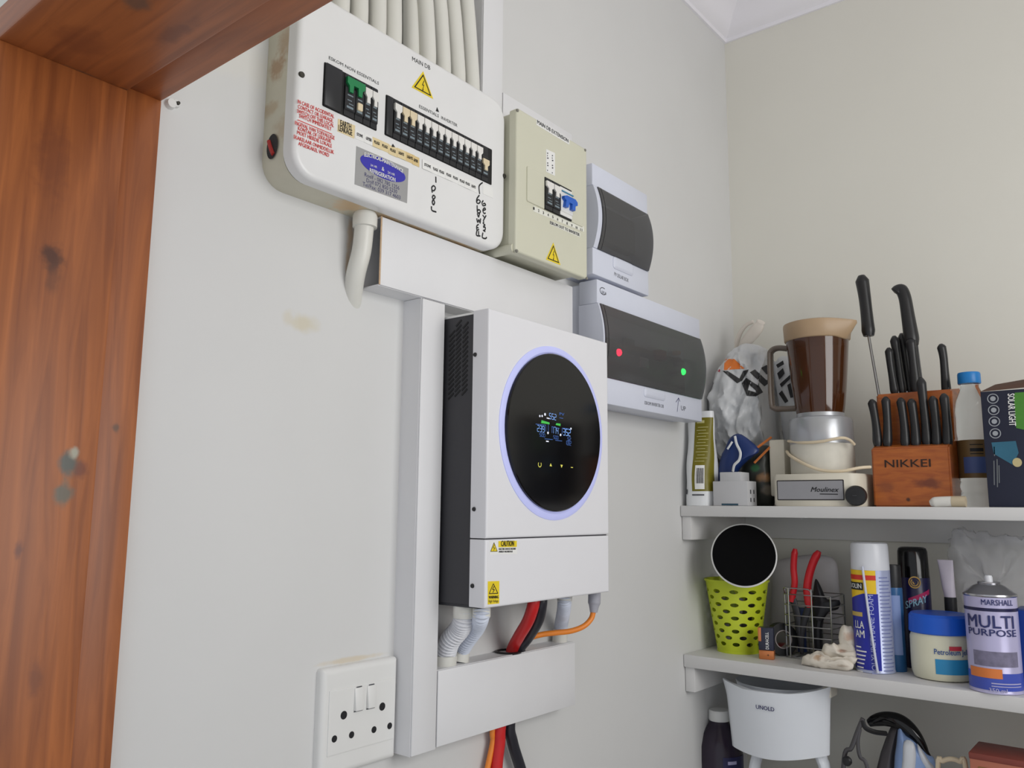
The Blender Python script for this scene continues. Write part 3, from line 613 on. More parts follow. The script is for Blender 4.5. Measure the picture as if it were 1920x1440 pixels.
b = B(); lathe(b, (IX+0.0005, dcu, dcv), [(RD, 0), (RD, 0.0040), (RD-0.0015, 0.0055), (0.0002, 0.0055)], 72, (1, 0, 0)); dsp = part('display_disc', b, 'black_gloss', inv, label='round glossy black display')
XD = IX+0.0064
mat('lcd_blue', (120, 160, 220), 0.5, emit=(120, 165, 235), estr=0.55); mat('lcd_dim', (60, 96, 160), 0.5, emit=(70, 110, 190), estr=0.35); mat('lcd_green', (60, 170, 70), 0.5, emit=(60, 170, 70), estr=0.4); mat('lcd_white', (210, 214, 226), 0.5, emit=(210, 214, 226), estr=0.5); mat('icon_yellow', (206, 200, 90), 0.5, emit=(206, 200, 90), estr=0.4)
def zd(x, y): return (960+x*0.13889, 720+y*0.13889)
SEG = {'0': 'abcdef', '1': 'bc', '2': 'abged', '3': 'abgcd', '4': 'fgbc', '5': 'afgcd', '6': 'afgedc', '7': 'abc', '8': 'abcdefg', '9': 'abcdfg'}
def seg_text(bm, s, pl, pr, hpx):
    A, Bq = WX(*pl, XD), WX(*pr, XD); d = Bq-A; n_ = len(s); cw = d.length/n_; d.normalize(); up = Vector((0, 0, 1)); h = hpx*MPP(A)
    for i, ch in enumerate(s):
        o = A+d*(cw*i); w = cw*0.72; t = cw*0.13
        G = {'a': ((0, h), (w, h)), 'd': ((0, 0), (w, 0)), 'g': ((0, h/2), (w, h/2)), 'b': ((w, h/2), (w, h)), 'c': ((w, 0), (w, h/2)), 'e': ((0, 0), (0, h/2)), 'f': ((0, h/2), (0, h))}
        for sg in SEG.get(ch, ''):
            (x0, y0), (x1, y1) = G[sg]; hz = y0 == y1
            pts = [(x0+(t*0.3 if hz else -t/2), y0+(-t/2 if hz else t*0.3)), (x1-(t*0.3 if hz else -t/2), y0+(-t/2 if hz else t*0.3)), (x1-(t*0.3 if hz else -t/2), y1+(t/2 if hz else -t*0.3)), (x0+(t*0.3 if hz else -t/2), y1+(t/2 if hz else -t*0.3))]
            bm.faces.new([bm.verts.new(o+d*x+up*y) for x, y in pts])
b = B(); seg_text(b, '552', zd(505, 468), zd(605, 490), 10.5); seg_text(b, '239', zd(342, 638), zd(445, 655), 11.5); seg_text(b, '174', zd(540, 662), zd(632, 682), 12.5); seg_text(b, '352', zd(690, 688), zd(800, 706), 12); part('lcd_digits', b, 'lcd_blue', dsp, smooth=0)
b = B(); seg_text(b, '500', zd(372, 705), zd(452, 718), 6); seg_text(b, '500', zd(560, 738), zd(632, 748), 6); seg_text(b, '52', zd(750, 762), zd(800, 770), 6); seg_text(b, '1082', zd(720, 818), zd(805, 832), 8); text_w(b, 'PV', zd(640, 420), zd(705, 430), XD, 0.004)
for s in ([(320, 540), (455, 555)], [(455, 555), (455, 640)], [(535, 575), (640, 600)], [(540, 575), (540, 660)], [(680, 595), (800, 610)], [(678, 595), (676, 680)], [(490, 545), (490, 650)], [(440, 740), (550, 750)], [(585, 760), (675, 770)], [(640, 455), (690, 465)]):
    stroke_w(b, [zd(*p) for p in s], XD, 0.0004)
part('lcd_lines', b, 'lcd_dim', dsp, smooth=0)
b = B(); quad_w(b, [zd(398, 488), zd(505, 520), zd(505, 545), zd(392, 528)], XD, 0.0002); quad_w(b, [zd(598, 528), zd(655, 536), zd(652, 568), zd(588, 552)], XD, 0.0002); part('lcd_bars', b, 'lcd_green', dsp, smooth=0)
b = B()
for x, y, r in ((375, 433, 1.6), (406, 432, 1.6), (485, 660, 1.8), (655, 687, 1.8), (445, 410, 2.0), (795, 603, 1.6)): P = WX(*zd(x, y), XD); disc(b, LW, P.y, P.z, XD, r*0.0010, None, 12, 0.0002)
quad_w(b, [zd(468, 452), zd(505, 460), zd(505, 474), zd(468, 466)], XD, 0.0002); quad_w(b, [zd(460, 764), zd(494, 768), zd(494, 784), zd(460, 780)], XD, 0.0002); part('lcd_icons', b, 'lcd_white', dsp, smooth=0)
b = B(); P = WX(*zd(375, 1085), XD); tube(b, [LW(P.y+0.0034*math.sin(a), P.z+0.0036*math.cos(a), XD) for a in [math.radians(50+26*i) for i in range(11)]], 0.0006, 6, flat=((1, 0, 0), 0.3))
quad_w(b, [zd(522, 1070), zd(538, 1112), zd(508, 1108)], XD, 0.0002); quad_w(b, [zd(654, 1088), zd(684, 1094), zd(668, 1132)], XD, 0.0002); stroke_w(b, [zd(795, 1125), zd(822, 1128)], XD, 0.0006); part('touch_icons', b, 'icon_yellow', dsp, smooth=0)
# stickers on the lower cover
X5 = IX-0.0005
b = B(); quad_w(b, [(918, 1013.7), (969.5, 1013), (969.5, 1038.5), (917.6, 1040)], X5, 0.0003); s1 = part('sticker', b, 'paper_white', loc_, label='white and yellow caution sticker')
b = B(); quad_w(b, [(934.5, 1014.5), (968.8, 1014), (968.8, 1025.5), (934.5, 1026)], X5+0.0004, 0.0002); part('yellow_band', b, 'warn_yellow', s1)
b = B(); quad_w(b, [(926.5, 1017), (919.5, 1034.5), (933, 1034.3)], X5+0.0004, 0.0002); part('yellow_triangle', b, 'warn_yellow', s1)
b = B(); text_w(b, 'CAUTION', (939.5, 1024.3), (963.5, 1023.8), X5+0.0009, 0.0072, bold=0.0003); text_w(b, 'ELECTRIC SHOCK HAZARD', (935.5, 1031), (967, 1030.5), X5+0.0006, 0.0022, bold=0.0002); text_w(b, 'ENERGY HAZARDOUS', (935.5, 1036), (961, 1035.6), X5+0.0006, 0.0022, bold=0.0002)
for s in ([(926.5, 1017.5), (920, 1034)], [(920, 1034), (932.5, 1033.8)], [(932.5, 1033.8), (926.5, 1017.5)], [(927.5, 1021), (925, 1027), (928, 1027.5), (925.5, 1032)]): stroke_w(b, s, X5+0.0007, 0.0004)
part('lettering', b, 'ink_black', s1, smooth=0)
b = B(); quad_w(b, [(914.5, 1090), (936, 1089.3), (935.8, 1131.5), (914.3, 1133.5)], X5, 0.0003); s2 = part('sticker', b, 'warn_yellow', loc_, label='yellow high-voltage warning sticker')
b = B()
for s in ([(925.2, 1094.5), (917.2, 1113)], [(917.2, 1113), (933.5, 1112.5)], [(933.5, 1112.5), (925.2, 1094.5)], [(926.8, 1099), (923.5, 1105), (927, 1105.5), (924, 1111)]): stroke_w(b, s, X5+0.0005, 0.0006)
text_w(b, 'WARNING', (916.3, 1122.5), (934.3, 1121.8), X5+0.0006, 0.0034, bold=0.0003); text_w(b, 'High Voltage', (916.3, 1130), (934.3, 1129), X5+0.0006, 0.0034)
part('lettering', b, 'ink_black', s2, smooth=0)

# ================================================================== cables and flexible conduit under the inverter
mat('flex_white', (220, 221, 226), 0.4, var=0.03); mat('flex_blue', (206, 212, 226), 0.4, var=0.03)
mat('cable_red', (200, 36, 38), 0.35, var=0.06); mat('cable_black', (40, 40, 48), 0.35, var=0.08); mat('cable_orange', (236, 138, 52), 0.4, var=0.06); mat('boot_grey', (166, 166, 176), 0.5, var=0.05)
def zc(x, y): return (740+x*0.23605, 1100+y*0.23605)
def flex(label, top, bot, mids, r, m, Xt, Xb):
    a = WX(*zc(*top[0]), Xt); b1 = WX(*zc(*top[1]), Xt); c = WX(*zc(*bot[0]), Xb); d_ = WX(*zc(*bot[1]), Xb)
    t = thing('flexible_conduit', label, 'conduit', LW(d_.y, d_.z, Xb), 'ribbed conduits below the inverter')
    zt = Z0-0.2118
    pts = [Vector((Xt, a.y, iv0-0.001)), b1]+[WX(*zc(x, y), X) for x, y, X in mids]+[c, Vector((Xb, d_.y, zt))]
    path = catmull(pts, 24); L_ = sum((q_-p_).length for p_, q_ in zip(path[:-1], path[1:])); per = 0.0040
    bm = B(); tube(bm, pts, lambda s: r*(1+0.10*math.sin(2*math.pi*s*L_/per)), 16, 60); part('ribbed_tube', bm, m, t)
    bm = B(); lathe(bm, Vector((Xt, a.y, iv0-0.0005)), [(r*1.12, -(iv0-b1.z)), (r*1.16, -(iv0-b1.z)+0.001), (r*1.16, -0.001), (r*1.12, 0)], 24); part('coupling', bm, 'conduit_white', t)
    e_ = (c-Vector((Xb, d_.y, zt))); bm = B(); lathe(bm, Vector((Xb, d_.y, zt+0.0002)), [(r*1.18, 0), (r*1.2, 0.001), (r*1.2, e_.length-0.001), (r*1.1, e_.length)], 24, e_); part('coupling', bm, 'conduit_white', t)
flex('ribbed white conduit nearest the vertical trunking below the inverter', [(555, 150), (552, 245)], [(405, 545), (398, 650)], [(520, 330, 0.050), (440, 430, 0.030)], 0.0132, 'flex_white', 0.062, 0.0165)
flex('thinner bluish ribbed conduit between the white one and the red cable', [(690, 160), (685, 240)], [(528, 520), (515, 615)], [(650, 330, 0.060), (570, 440, 0.032)], 0.0104, 'flex_blue', 0.088, 0.0165)
flex('straight bluish ribbed conduit beside the orange cable below the inverter', [(1350, 100), (1349, 112)], [(1318, 335), (1310, 435)], [(1344, 180, 0.052), (1330, 260, 0.03)], 0.0100, 'flex_blue', 0.070, 0.0165)
def cable(name, label, pts, r, m, loc):
    b = B(); tube(b, pts, r, 14, 10); return solo(name, b, m, label, 'cable', loc)
zt, zb_ = Z0-0.2115, Z0-0.3085
def zl(x, y, X): return WX(*zc(x, y), X)
T_ = lambda y, z, x: Vector((x, y, z))
cable('battery_cable', 'thick red battery cable from the inverter through the lower trunking',
      [T_(zl(1108, 100, 0.085).y, iv0+0.004, 0.085), zl(1100, 150, 0.085), zl(1060, 270, 0.07), zl(990, 390, 0.045), zl(938, 490, 0.022), T_(zl(930, 525, 0.018).y-0.003, zt-0.012, 0.018), T_(zl(840, 1135, 0.018).y, zb_, 0.018), zl(832, 1230, 0.018), zl(812, 1400, 0.018), zl(795, 1700, 0.02)], 0.0088, 'cable_red', zl(812, 1430, 0.018))
cable('battery_cable', 'thick black battery cable beside the red one through the lower trunking',
      [T_(zl(1168, 100, 0.085).y, iv0+0.004, 0.085), zl(1164, 150, 0.085), zl(1138, 270, 0.07), zl(1060, 400, 0.042), zl(992, 490, 0.026), T_(zl(965, 525, 0.022).y+0.009, zt-0.012, 0.022), T_(zl(916, 1100, 0.018).y, zb_, 0.018), zl(935, 1230, 0.018), zl(995, 1430, 0.018), zl(1080, 1700, 0.02)], 0.0084, 'cable_black', zl(990, 1430, 0.018))
oc = thing('network_cable', 'thin orange cable with a grey plug looping below the inverter', 'cable', zl(740, 1430, 0.012))
b = B(); tube(b, [zl(1580, 190, 0.085), zl(1560, 255, 0.083), zl(1500, 315, 0.078), zl(1400, 352, 0.066), zl(1280, 366, 0.05), zl(1180, 378, 0.036), zl(1090, 400, 0.024), T_(zl(1010, 470, 0.006).y, zt+0.01, 0.0046), T_(zl(960, 500, 0.005).y, zt-0.012, 0.0046), T_(zl(790, 1150, 0.012).y, zb_, 0.012), zl(780, 1230, 0.012), zl(738, 1440, 0.012), zl(690, 1700, 0.014)], 0.0042, 12, 10); part('cord', b, 'cable_orange', oc)
P1 = zl(1588, 75, 0.085); P2 = zl(1580, 205, 0.085)
b = B(); tube(b, [T_(P1.y, iv0-0.001, 0.085), P1+(P2-P1)*0.35, P1+(P2-P1)*0.6, P2], lambda t: 0.0100 if t < 0.4 else 0.0100-0.0042*(t-0.4)/0.6, 16, 6); part('plug_boot', b, 'boot_grey', oc)

# ================================================================== double wall socket
s0, s1_, t0, t1 = -1.219, -1.0975, Z0-0.3145, Z0-0.1905
SX = 0.012
sk = thing('wall_socket', 'white double wall socket with two switches and six round holes', 'socket', (0, (s0+s1_)/2, t0))
b = B(); rr(b, LW, s0, s1_, t0, t1, 0.004, soft(0.0, SX, 0.007, 4)); part('plate', b, 'plastic_white', sk)
va = uv(600, 1295, SX)[1]; vb = uv(600, 1416, SX)[1]
va = uv(690, 1281, SX)[1]; vb = uv(690, 1398, SX)[1]
b = B(); rr(b, LW, s0+0.010, s1_-0.0055, vb, va, 0.001, soft(SX-0.001, SX+0.0012, 0.0008, 2)); part('module_plate', b, 'plastic_white', sk)
XK = SX+0.0012
def zk(x, y): return (560+x*0.32292, 1080+y*0.32292)
for x in (347, 419):
    c = uv(*zk(x, 712 if x < 400 else 698), XK); b = B(); box(b, XK-0.001, XK+0.003, c[0]-0.0068, c[0]+0.0068, c[1]-0.0135, c[1]+0.0135, bev=0.0014)
    for v in b.verts: v.co.x += (v.co.z-c[1])*-0.12 if v.co.x > XK else 0
    sw = part('switch', b, 'plastic_white', sk)
    b = B(); box(b, XK+0.0032, XK+0.0038, c[0]-0.0032, c[0]+0.0032, c[1]-0.0125, c[1]-0.0115); box(b, XK-0.0002, XK+0.0006, c[0]-0.0068, c[0]+0.0068, c[1]-0.0148, c[1]-0.0138); box(b, XK+0.0006, XK+0.0014, c[0]-0.0040, c[0]+0.0040, c[1]+0.0136, c[1]+0.0146); part('switch_mark', b, 'ink_grey', sw)
for x, y, r in ((262, 808, 0.0049), (485, 758, 0.0049), (207, 946, 0.0040), (307, 922, 0.0040), (437, 892, 0.0040), (528, 870, 0.0040)):
    c = uv(*zk(x, y), XK); b = B(); disc(b, LW, c[0], c[1], XK, r, None, 22, 0.0003); part('pin_hole', b, mat('hole_black', (24, 24, 28), 0.7), sk)
# ================================================================== shelves
S1, S2, S3 = Z0+0.009, Z0-0.289, 1.0
FY = -0.297
def shelf(label, top, th, nm=None):
    t = thing('wall_shelf', label, 'shelf', (0.5, -0.15, top-th), 'painted shelves in the corner')
    part('board', bx(0.001, 1.655, FY, -0.0005, top-th, top, bev=0.002), 'shelf_paint', t)
    part('cleat', bx(0.001, 0.022, FY+0.006, -0.0005, top-th-0.048, top-th, bev=0.0015), 'shelf_paint', t)
    part('back_cleat', bx(0.022, 1.655, -0.022, -0.0005, top-th-0.048, top-th, bev=0.0015), 'shelf_paint', t)
shelf('upper white painted shelf carrying the blender and knife block', S1, 0.022)
shelf('middle white painted shelf carrying spray cans and the green basket', S2, 0.025)
shelf('lower white painted shelf under the bottle and white appliance', S3, 0.025)

# ------------------------------------------------------------------ surface helpers
def face_angle(c): return math.atan2(CAM.x-c[0], -(CAM.y-c[1]))
def cyl_fn(c, r, z, a0=None):
    a0 = face_angle(c) if a0 is None else a0
    return lambda u, v: Vector((c[0]+r*math.sin(a0+u/r), c[1]-r*math.cos(a0+u/r), z+v))
def sector(bm, c, prof, a0, a1, n=24, t=0.0005):
    """curved label: prof = [(r, z)], angles (degrees) relative to the side that faces the camera"""
    f = face_angle(c); R0 = []
    for r, z in prof:
        R0.append([Vector((c[0]+(r+t)*math.sin(f+math.radians(a0+(a1-a0)*i/n)), c[1]-(r+t)*math.cos(f+math.radians(a0+(a1-a0)*i/n)), z)) for i in range(n+1)])
    ring_faces(bm, R0, closed=False); return bm
def text_cyl(bm, s, c, r, z, a, width, height=None, bold=0.0, vertical=False):
    """a: start angle in degrees from the camera-facing side"""
    f = cyl_fn(c, r+0.001, z); o = math.radians(a)*r
    if vertical: fn = lambda u, v: f(o-v, u)
    else: fn = lambda u, v: f(o+u, v)
    tb = B(); text_map(tb, s, fn, width, height, bold=bold); merge(bm, tb); return bm
def pillow(bm, pts, n, depth, back=0.3, k=5, nz=0.0, seed=0, sub=3):
    """closed outline (points on a plane) swollen along n"""
    pts = [Vector(p) for p in pts]; P = []
    for i in range(len(pts)):
        P += catmull([pts[i-1], pts[i], pts[(i+1) % len(pts)], pts[(i+2) % len(pts)]], sub)[sub:2*sub]
    c = sum(P, Vector())/len(P); n = Vector(n).normalized(); rings = []
    for j in range(-k, k+1):
        t = j/k*math.pi/2*0.985; s = math.cos(t)**0.75; d = math.sin(t)*(depth if t > 0 else depth*back); ring = []
        for i, p in enumerate(P):
            q_ = c+(p-c)*s+n*d
            if nz: q_ = q_+noise.noise_vector((q_+Vector((seed, 0, 0)))*55)*nz+noise.noise_vector((q_+Vector((seed, 3, 0)))*130)*nz*0.4
            ring.append(q_)
        rings.append(ring)
    ring_faces(bm, rings); return bm
def shelf_x(px, py, Y): return WY(px, py, Y).x
def zat(px, py, Y): return WY(px, py, Y).z
toCam = lambda P: (CAM-Vector(P)).normalized()

# ================================================================== upper shelf
# ---- olive packet
c = Vector((0.036, -0.262, S1)); H = zat(1306, 772, -0.27)-S1
def pouch_fn(th, t):
    w = 0.031*(1-0.10*t); d = 0.034*(1-0.55*t**1.6)*(0.75+0.35*math.sin(math.pi*min(1, t+0.25)))
    cs, sn = math.cos(th), math.sin(th); wob = 1+0.03*math.sin(5*t*3+th*2)
    return c+Vector((w*wob*math.copysign(abs(cs)**0.75, cs), d*wob*math.copysign(abs(sn)**0.8, sn), H*t))
pk = thing('packet', 'white and olive-green stand-up packet with a barcode beside the corner', 'packet', c)
b = B(); ring_faces(b, [[pouch_fn(2*math.pi*i/36, j/20) for i in range(36)] for j in range(21)]); part('bag', b, mat('packet_white', (226, 228, 230), 0.3, var=0.04), pk)
def pouch_patch(bm, a0, a1, t0, t1, off=0.0006, n=14, m=14):
    ring_faces(bm, [[(lambda p: p+(p-(c+Vector((0, 0, p.z-c.z)))).normalized()*off)(pouch_fn(math.radians(a0+(a1-a0)*i/n), t0+(t1-t0)*j/m)) for i in range(n+1)] for j in range(m+1)], closed=False)
b = B(); pouch_patch(b, 262, 352, 0.15, 0.93); pn = part('olive_panel', b, mat('olive', (116, 108, 22), 0.4, var=0.08), pk)
b = B(); pouch_patch(b, 270, 302, 0.17, 0.42, 0.0012, 8, 4); bc = part('barcode_patch', b, 'paper_white', pn)
b = B()
for i in range(11): pouch_patch(b, 273+i*2.4, 273+i*2.4+(1.4 if i % 3 else 0.8), 0.23, 0.39, 0.0016, 1, 4)
part('barcode', b, 'ink_black', pn)
b = B()
for i in range(12): pouch_patch(b, 268+(i*7 % 5), 300+(i*13 % 26), 0.46+i*0.033, 0.466+i*0.033, 0.0012, 6, 1)
pouch_patch(b, 268, 292, 0.87, 0.90, 0.0012, 6, 1); part('lettering', b, mat('ink_pale', (190, 186, 130), 0.6), pn)
b = B(); pouch_patch(b, 262, 300, 0.105, 0.118, 0.0012, 6, 1); pouch_patch(b, 222, 236, 0.12, 0.17, 0.0012, 4, 1); part('lettering', b, 'ink_grey', pk)
# ---- stepped grey module
yf = -0.292
x0, x1 = shelf_x(1337, 930, yf), shelf_x(1402, 930, yf); xa, xb = shelf_x(1349, 890, yf), shelf_x(1388, 890, yf)
z1_, z2_ = zat(1370, 902, yf), zat(1370, 885, yf)
md = thing('electrical_module', 'light grey stepped electrical module lying at the shelf edge', 'electrical part', ((x0+x1)/2, yf, S1))
b = B(); box(b, x0, x1, yf, yf+0.045, S1, z1_, bev=0.0012); box(b, xa, xb, yf+0.001, yf+0.044, z1_-0.001, z2_, bev=0.001); part('housing', b, mat('module_grey', (190, 190, 192), 0.5, var=0.03), md)
b = B(); box(b, shelf_x(1353, 940, yf), shelf_x(1384, 940, yf), yf-0.0005, yf+0.003, S1+0.001, S1+0.0045); part('slot', b, mat('slot_blue', (40, 74, 92), 0.5), md)
b = B()
for dz in (0.012, 0.028):
    for dy in (0.014, 0.030): box(b, x1-0.0004, x1+0.0006, yf+dy-0.002, yf+dy+0.002, S1+dz-0.004, S1+dz+0.004)
part('terminal_slot', b, 'charcoal', md)

# ---- crumpled shopping bag
from mathutils.bvhtree import BVHTree
bc_ = WY(1408, 768, -0.105); bc_.y = -0.105
bagx = shelf_x(1449, 760, -0.1); tb = bmesh.new(); bmesh.ops.create_icosphere(tb, subdivisions=6, radius=1)
for v in tb.verts:
    d = v.co.copy(); n1 = noise.noise(d*1.6+Vector((7, 1, 3))); n2 = 1-abs(noise.noise(d*2.6+Vector((1, 5, 2)))*2); n3 = 1-abs(noise.noise(d*6+Vector((4, 2, 9)))*2)
    s = 1.03+0.20*n1+0.20*(n2-0.5)+0.10*(n3-0.5)
    zz = d.z; wx = 0.086*(1-0.30*max(0, zz)**2.2); hz = 0.150 if zz > 0 else 0.158
    v.co = Vector((d.x*wx*s, d.y*0.080*s, zz*hz*(1+0.08*n1)))+bc_
    v.co.z = max(v.co.z, S1+0.001); v.co.y = min(v.co.y, -0.004); v.co.x = min(max(v.co.x, 0.004), bagx)
bvh = BVHTree.FromBMesh(tb)
bag = thing('shopping_bag', 'crumpled white plastic shopping bag with black lettering tied at the top', 'plastic bag', (bc_.x, bc_.y, S1))
part('bag', tb, mat('bag_white', (206, 208, 210), 0.34, var=0.05, scale=30), bag, smooth=60)
def on_bag(P, off=0.0012):
    d = (P-CAM).normalized(); h = bvh.ray_cast(CAM, d)
    return h[0]-d*off if h[0] else None
def bag_patch(px, m, name, n=10, parent=None):
    b = B(); g = []
    for j in range(n+1):
        row = []
        for i in range(n+1):
            s, t = i/n, j/n
            x = (px[0][0]*(1-s)+px[1][0]*s)*(1-t)+(px[3][0]*(1-s)+px[2][0]*s)*t; y = (px[0][1]*(1-s)+px[1][1]*s)*(1-t)+(px[3][1]*(1-s)+px[2][1]*s)*t
            p = on_bag(WY(x, y, -0.1)); row.append(b.verts.new(p) if p else None)
        g.append(row)
    for j in range(n):
        for i in range(n):
            f = (g[j][i], g[j][i+1], g[j+1][i+1], g[j+1][i])
            if all(f): b.faces.new(f)
    if len(b.faces): part(name, b, m, bag, smooth=60)
mat('bag_black', (40, 40, 42), 0.4, var=0.1); mat('bag_orange', (226, 122, 44), 0.45, var=0.12); mat('bag_red', (176, 44, 66), 0.45, var=0.1)
def zb1(x, y): return (1260+x/3.6, 580+y/3.6)
for L_ in ([[(340, 415), (375, 415), (475, 480), (440, 500)]], [[(440, 500), (475, 480), (520, 405), (480, 415)]],
           [[(470, 500), (500, 462), (525, 480), (505, 585)]], [[(500, 462), (590, 520), (565, 548), (512, 500)]], [[(590, 520), (615, 560), (570, 585), (565, 548)]], [[(505, 585), (515, 545), (570, 562), (570, 588)]],
           [[(525, 425), (560, 405), (640, 480), (625, 520)]], [[(640, 480), (662, 450), (650, 500), (625, 520)]], [[(600, 395), (640, 375), (660, 420), (640, 440)]]):
    bag_patch([zb1(*p) for p in L_[0]], 'bag_black', 'lettering')
bag_patch([zb1(*p) for p in ((355, 335), (420, 335), (490, 400), (350, 410))], 'bag_orange', 'orange_print')
for a in (0, 32): bag_patch([zb1(*p) for p in ((278, 355+a), (325, 375+a), (322, 392+a), (274, 372+a))], 'bag_red', 'red_stripe', 6)
kn_ = WY(1386, 662, -0.105); top = bc_+Vector((0, 0, 0.145))
fl_ = Vector((0.45, -0.85, 0.28)).normalized()
b = B(); tube(b, [kn_+Vector((-0.002, 0, -0.05)), kn_+Vector((0, 0, -0.025)), kn_, WY(1396, 644, -0.11), WY(1410, 628, -0.113), WY(1421, 614, -0.115), WY(1427, 603, -0.115)], lambda t: 0.026-0.020*min(1, t/0.36) if t < 0.36 else 0.006+0.0085*math.sin(min(1, (t-0.36)/0.58)*math.pi*0.86), 16, 8, flat=(fl_, 0.18)); part('handle', b, mat('bag_handle', (214, 206, 196), 0.4, var=0.05), bag, smooth=60)
b = B(); tube(b, [kn_+Vector((0, 0.004, -0.02)), WY(1382, 648, -0.10), WY(1387, 626, -0.10), WY(1399, 610, -0.10), WY(1412, 603, -0.10)], lambda t: 0.0065-0.002*t, 12, 8, flat=(fl_, 0.2)); part('handle', b, 'bag_handle', bag, smooth=60)
# ---- patterned bag end, showing between handle and jar
b = B(); pts = [WY(x, y, -0.075) for x, y in ((1448, 700), (1452, 672), (1475, 664), (1505, 690), (1510, 760), (1490, 790), (1455, 775))]
pp = thing('plastic_bag', 'white bag with slanted black print behind the jug handle', 'plastic bag', (pts[4].x, -0.075, S1))
low = [WY(x, y, -0.075) for x, y in ((1453, 705), (1456, 678), (1475, 668), (1505, 690), (1515, 800))]+[Vector((shelf_x(1515, 900, -0.075), -0.075, S1+0.001)), Vector((shelf_x(1490, 900, -0.075), -0.075, S1+0.001))]
pillow(b, low, (0, -1, 0), 0.022, 0.9, 5, 0.003, 4); part('bag', b, 'bag_white', pp, smooth=60)
b = B()
for pl in ([(1457, 700), (1468, 690), (1471, 700), (1461, 712)], [(1462, 720), (1490, 695), (1492, 700), (1465, 726)], [(1460, 738), (1466, 732), (1478, 752), (1472, 756)], [(1476, 722), (1482, 718), (1488, 745), (1482, 746)], [(1455, 684), (1468, 676), (1470, 683), (1458, 690)], [(1486, 708), (1491, 705), (1490, 735), (1486, 735)]):
    P = [WY(x, y, -0.0985) for x, y in pl]; ring_faces(b, [P, [p+Vector((0, 0.0006, 0)) for p in P]])
part('lettering', b, 'bag_black', pp, smooth=0)
# ---- blue packet
Yb = -0.235
o = [WY(x, y, Yb) for x, y in ((1360, 840), (1372, 818), (1390, 815), (1424, 842), (1410, 856), (1392, 872), (1376, 900), (1372, 945), (1346, 945), (1348, 880))]
o[7].z = o[8].z = S1+0.001
bp_ = thing('packet', 'crumpled dark blue packet with a wavy white edge', 'packet', (o[7].x, Yb, S1))
b = B(); pillow(b, o, (0, -1, 0), 0.016, 0.8, 5, 0.002, 2); part('wrapper', b, mat('packet_blue', (28, 50, 104), 0.35, var=0.12), bp_, smooth=60)
b = B(); tube(b, [WY(1378, 818, Yb-0.015), WY(1381, 832, Yb-0.0185), WY(1388, 848, Yb-0.019), WY(1386, 862, Yb-0.019), WY(1377, 872, Yb-0.018), WY(1374, 884, Yb-0.016)], 0.0028, 8, 8, flat=((0, 1, 0), 0.35)); part('white_edge', b, 'packet_white', bp_)
b = B(); tube(b, [WY(1373, 828, Yb-0.0165), WY(1368, 836, Yb-0.017), WY(1364, 842, Yb-0.016)], 0.0022, 8, 6, flat=((0, 1, 0), 0.35)); part('white_edge', b, 'packet_white', bp_)
# ---- dark bag
Yd = -0.19
o = [WY(x, y, Yd) for x, y in ((1395, 870), (1420, 842), (1444, 836), (1450, 870), (1448, 945), (1396, 945))]; o[4].z = o[5].z = S1+0.001
m = spotted('dark_bag', (52, 54, 48), [(WY(1432, 895, Yd-0.02), (0.014, 0.05, 0.012), (150, 110, 70), 0.8), (WY(1420, 878, Yd-0.02), (0.012, 0.05, 0.012), (40, 108, 62), 0.7), (WY(1440, 920, Yd-0.02), (0.014, 0.05, 0.014), (128, 118, 104), 0.7)], 0.4, 0.2, 40)
b = B(); pillow(b, o, (0, -1, 0), 0.03, 0.8, 6, 0.004, 8); solo('plastic_bag', b, m, 'dark mottled plastic bag wedged behind the grey module', 'plastic bag', (o[4].x, Yd, S1), smooth=60)
# ---- two orange sticks
for si_, (a, e_) in enumerate((((1416, 842), (1446, 820)), ((1414, 868), (1456, 826)))):
    P0, P1 = WY(*a, -0.232), WY(*e_, -0.205); b = B(); tube(b, [P0, (P0+P1)/2, P1], 0.0026, 6, 2, flat=((0, 1, 0), 0.6)); solo('wooden_stick', b, mat('stick_orange', (190, 108, 46), 0.5, var=0.1), 'shorter thin orange wooden stick above the dark bag' if si_ == 0 else 'longer thin orange wooden stick across the dark bag', 'stick', P0, 'orange sticks')

# ---- blender
yb = -0.287
mat('cream_plastic', (214, 208, 192), 0.45, var=0.06, scale=30); mat('silver_plastic', (176, 178, 182), 0.3, metal=0.5, var=0.04); mat('aged_white', (208, 204, 192), 0.5, var=0.1, scale=50)
bl = thing('blender', 'old cream blender with a brown tinted jug and black knob', 'blender', (shelf_x(1540, 940, -0.2), -0.2, S1))
x0, x1 = shelf_x(1449, 920, yb), shelf_x(1612, 920, yb); zb0 = zat(1540, 888, yb)
b = B()
out = [(x0+0.008, -yb), (x1-0.020, -yb), (x1-0.006, -yb-0.012), (x1, -yb-0.035), (x1, 0.13), (x0, 0.13), (x0, -yb-0.008)]
ring_faces(b, [[Vector((x, -w, z)) for x, w in [(px_*(1-s)+((x0+x1)/2)*s, w_) for px_, w_ in out]] for z, s in ((S1, 0.02), (S1+0.004, 0.0), (zb0-0.006, 0.0), (zb0, 0.03))]); part('base', b, 'cream_plastic', bl, smooth=50)
pu = lambda px, py: (WY(px, py, yb).x, WY(px, py, yb).z)
A_, C_ = pu(1458, 938), pu(1582, 899)
b = B(); rr(b, BW, A_[0], C_[0], A_[1], C_[1], 0.002, [(-yb-0.001, 0), (-yb+0.0012, 0)]); np_ = part('name_plate', b, mat('plate_frame', (58, 54, 54), 0.5), bl)
b = B(); rr(b, BW, A_[0]+0.002, C_[0]-0.002, A_[1]+0.002, C_[1]-0.002, 0.0012, [(-yb, 0), (-yb+0.0018, 0)]); part('plate_face', b, mat('plate_grey', (156, 156, 160), 0.4, metal=0.2), np_)
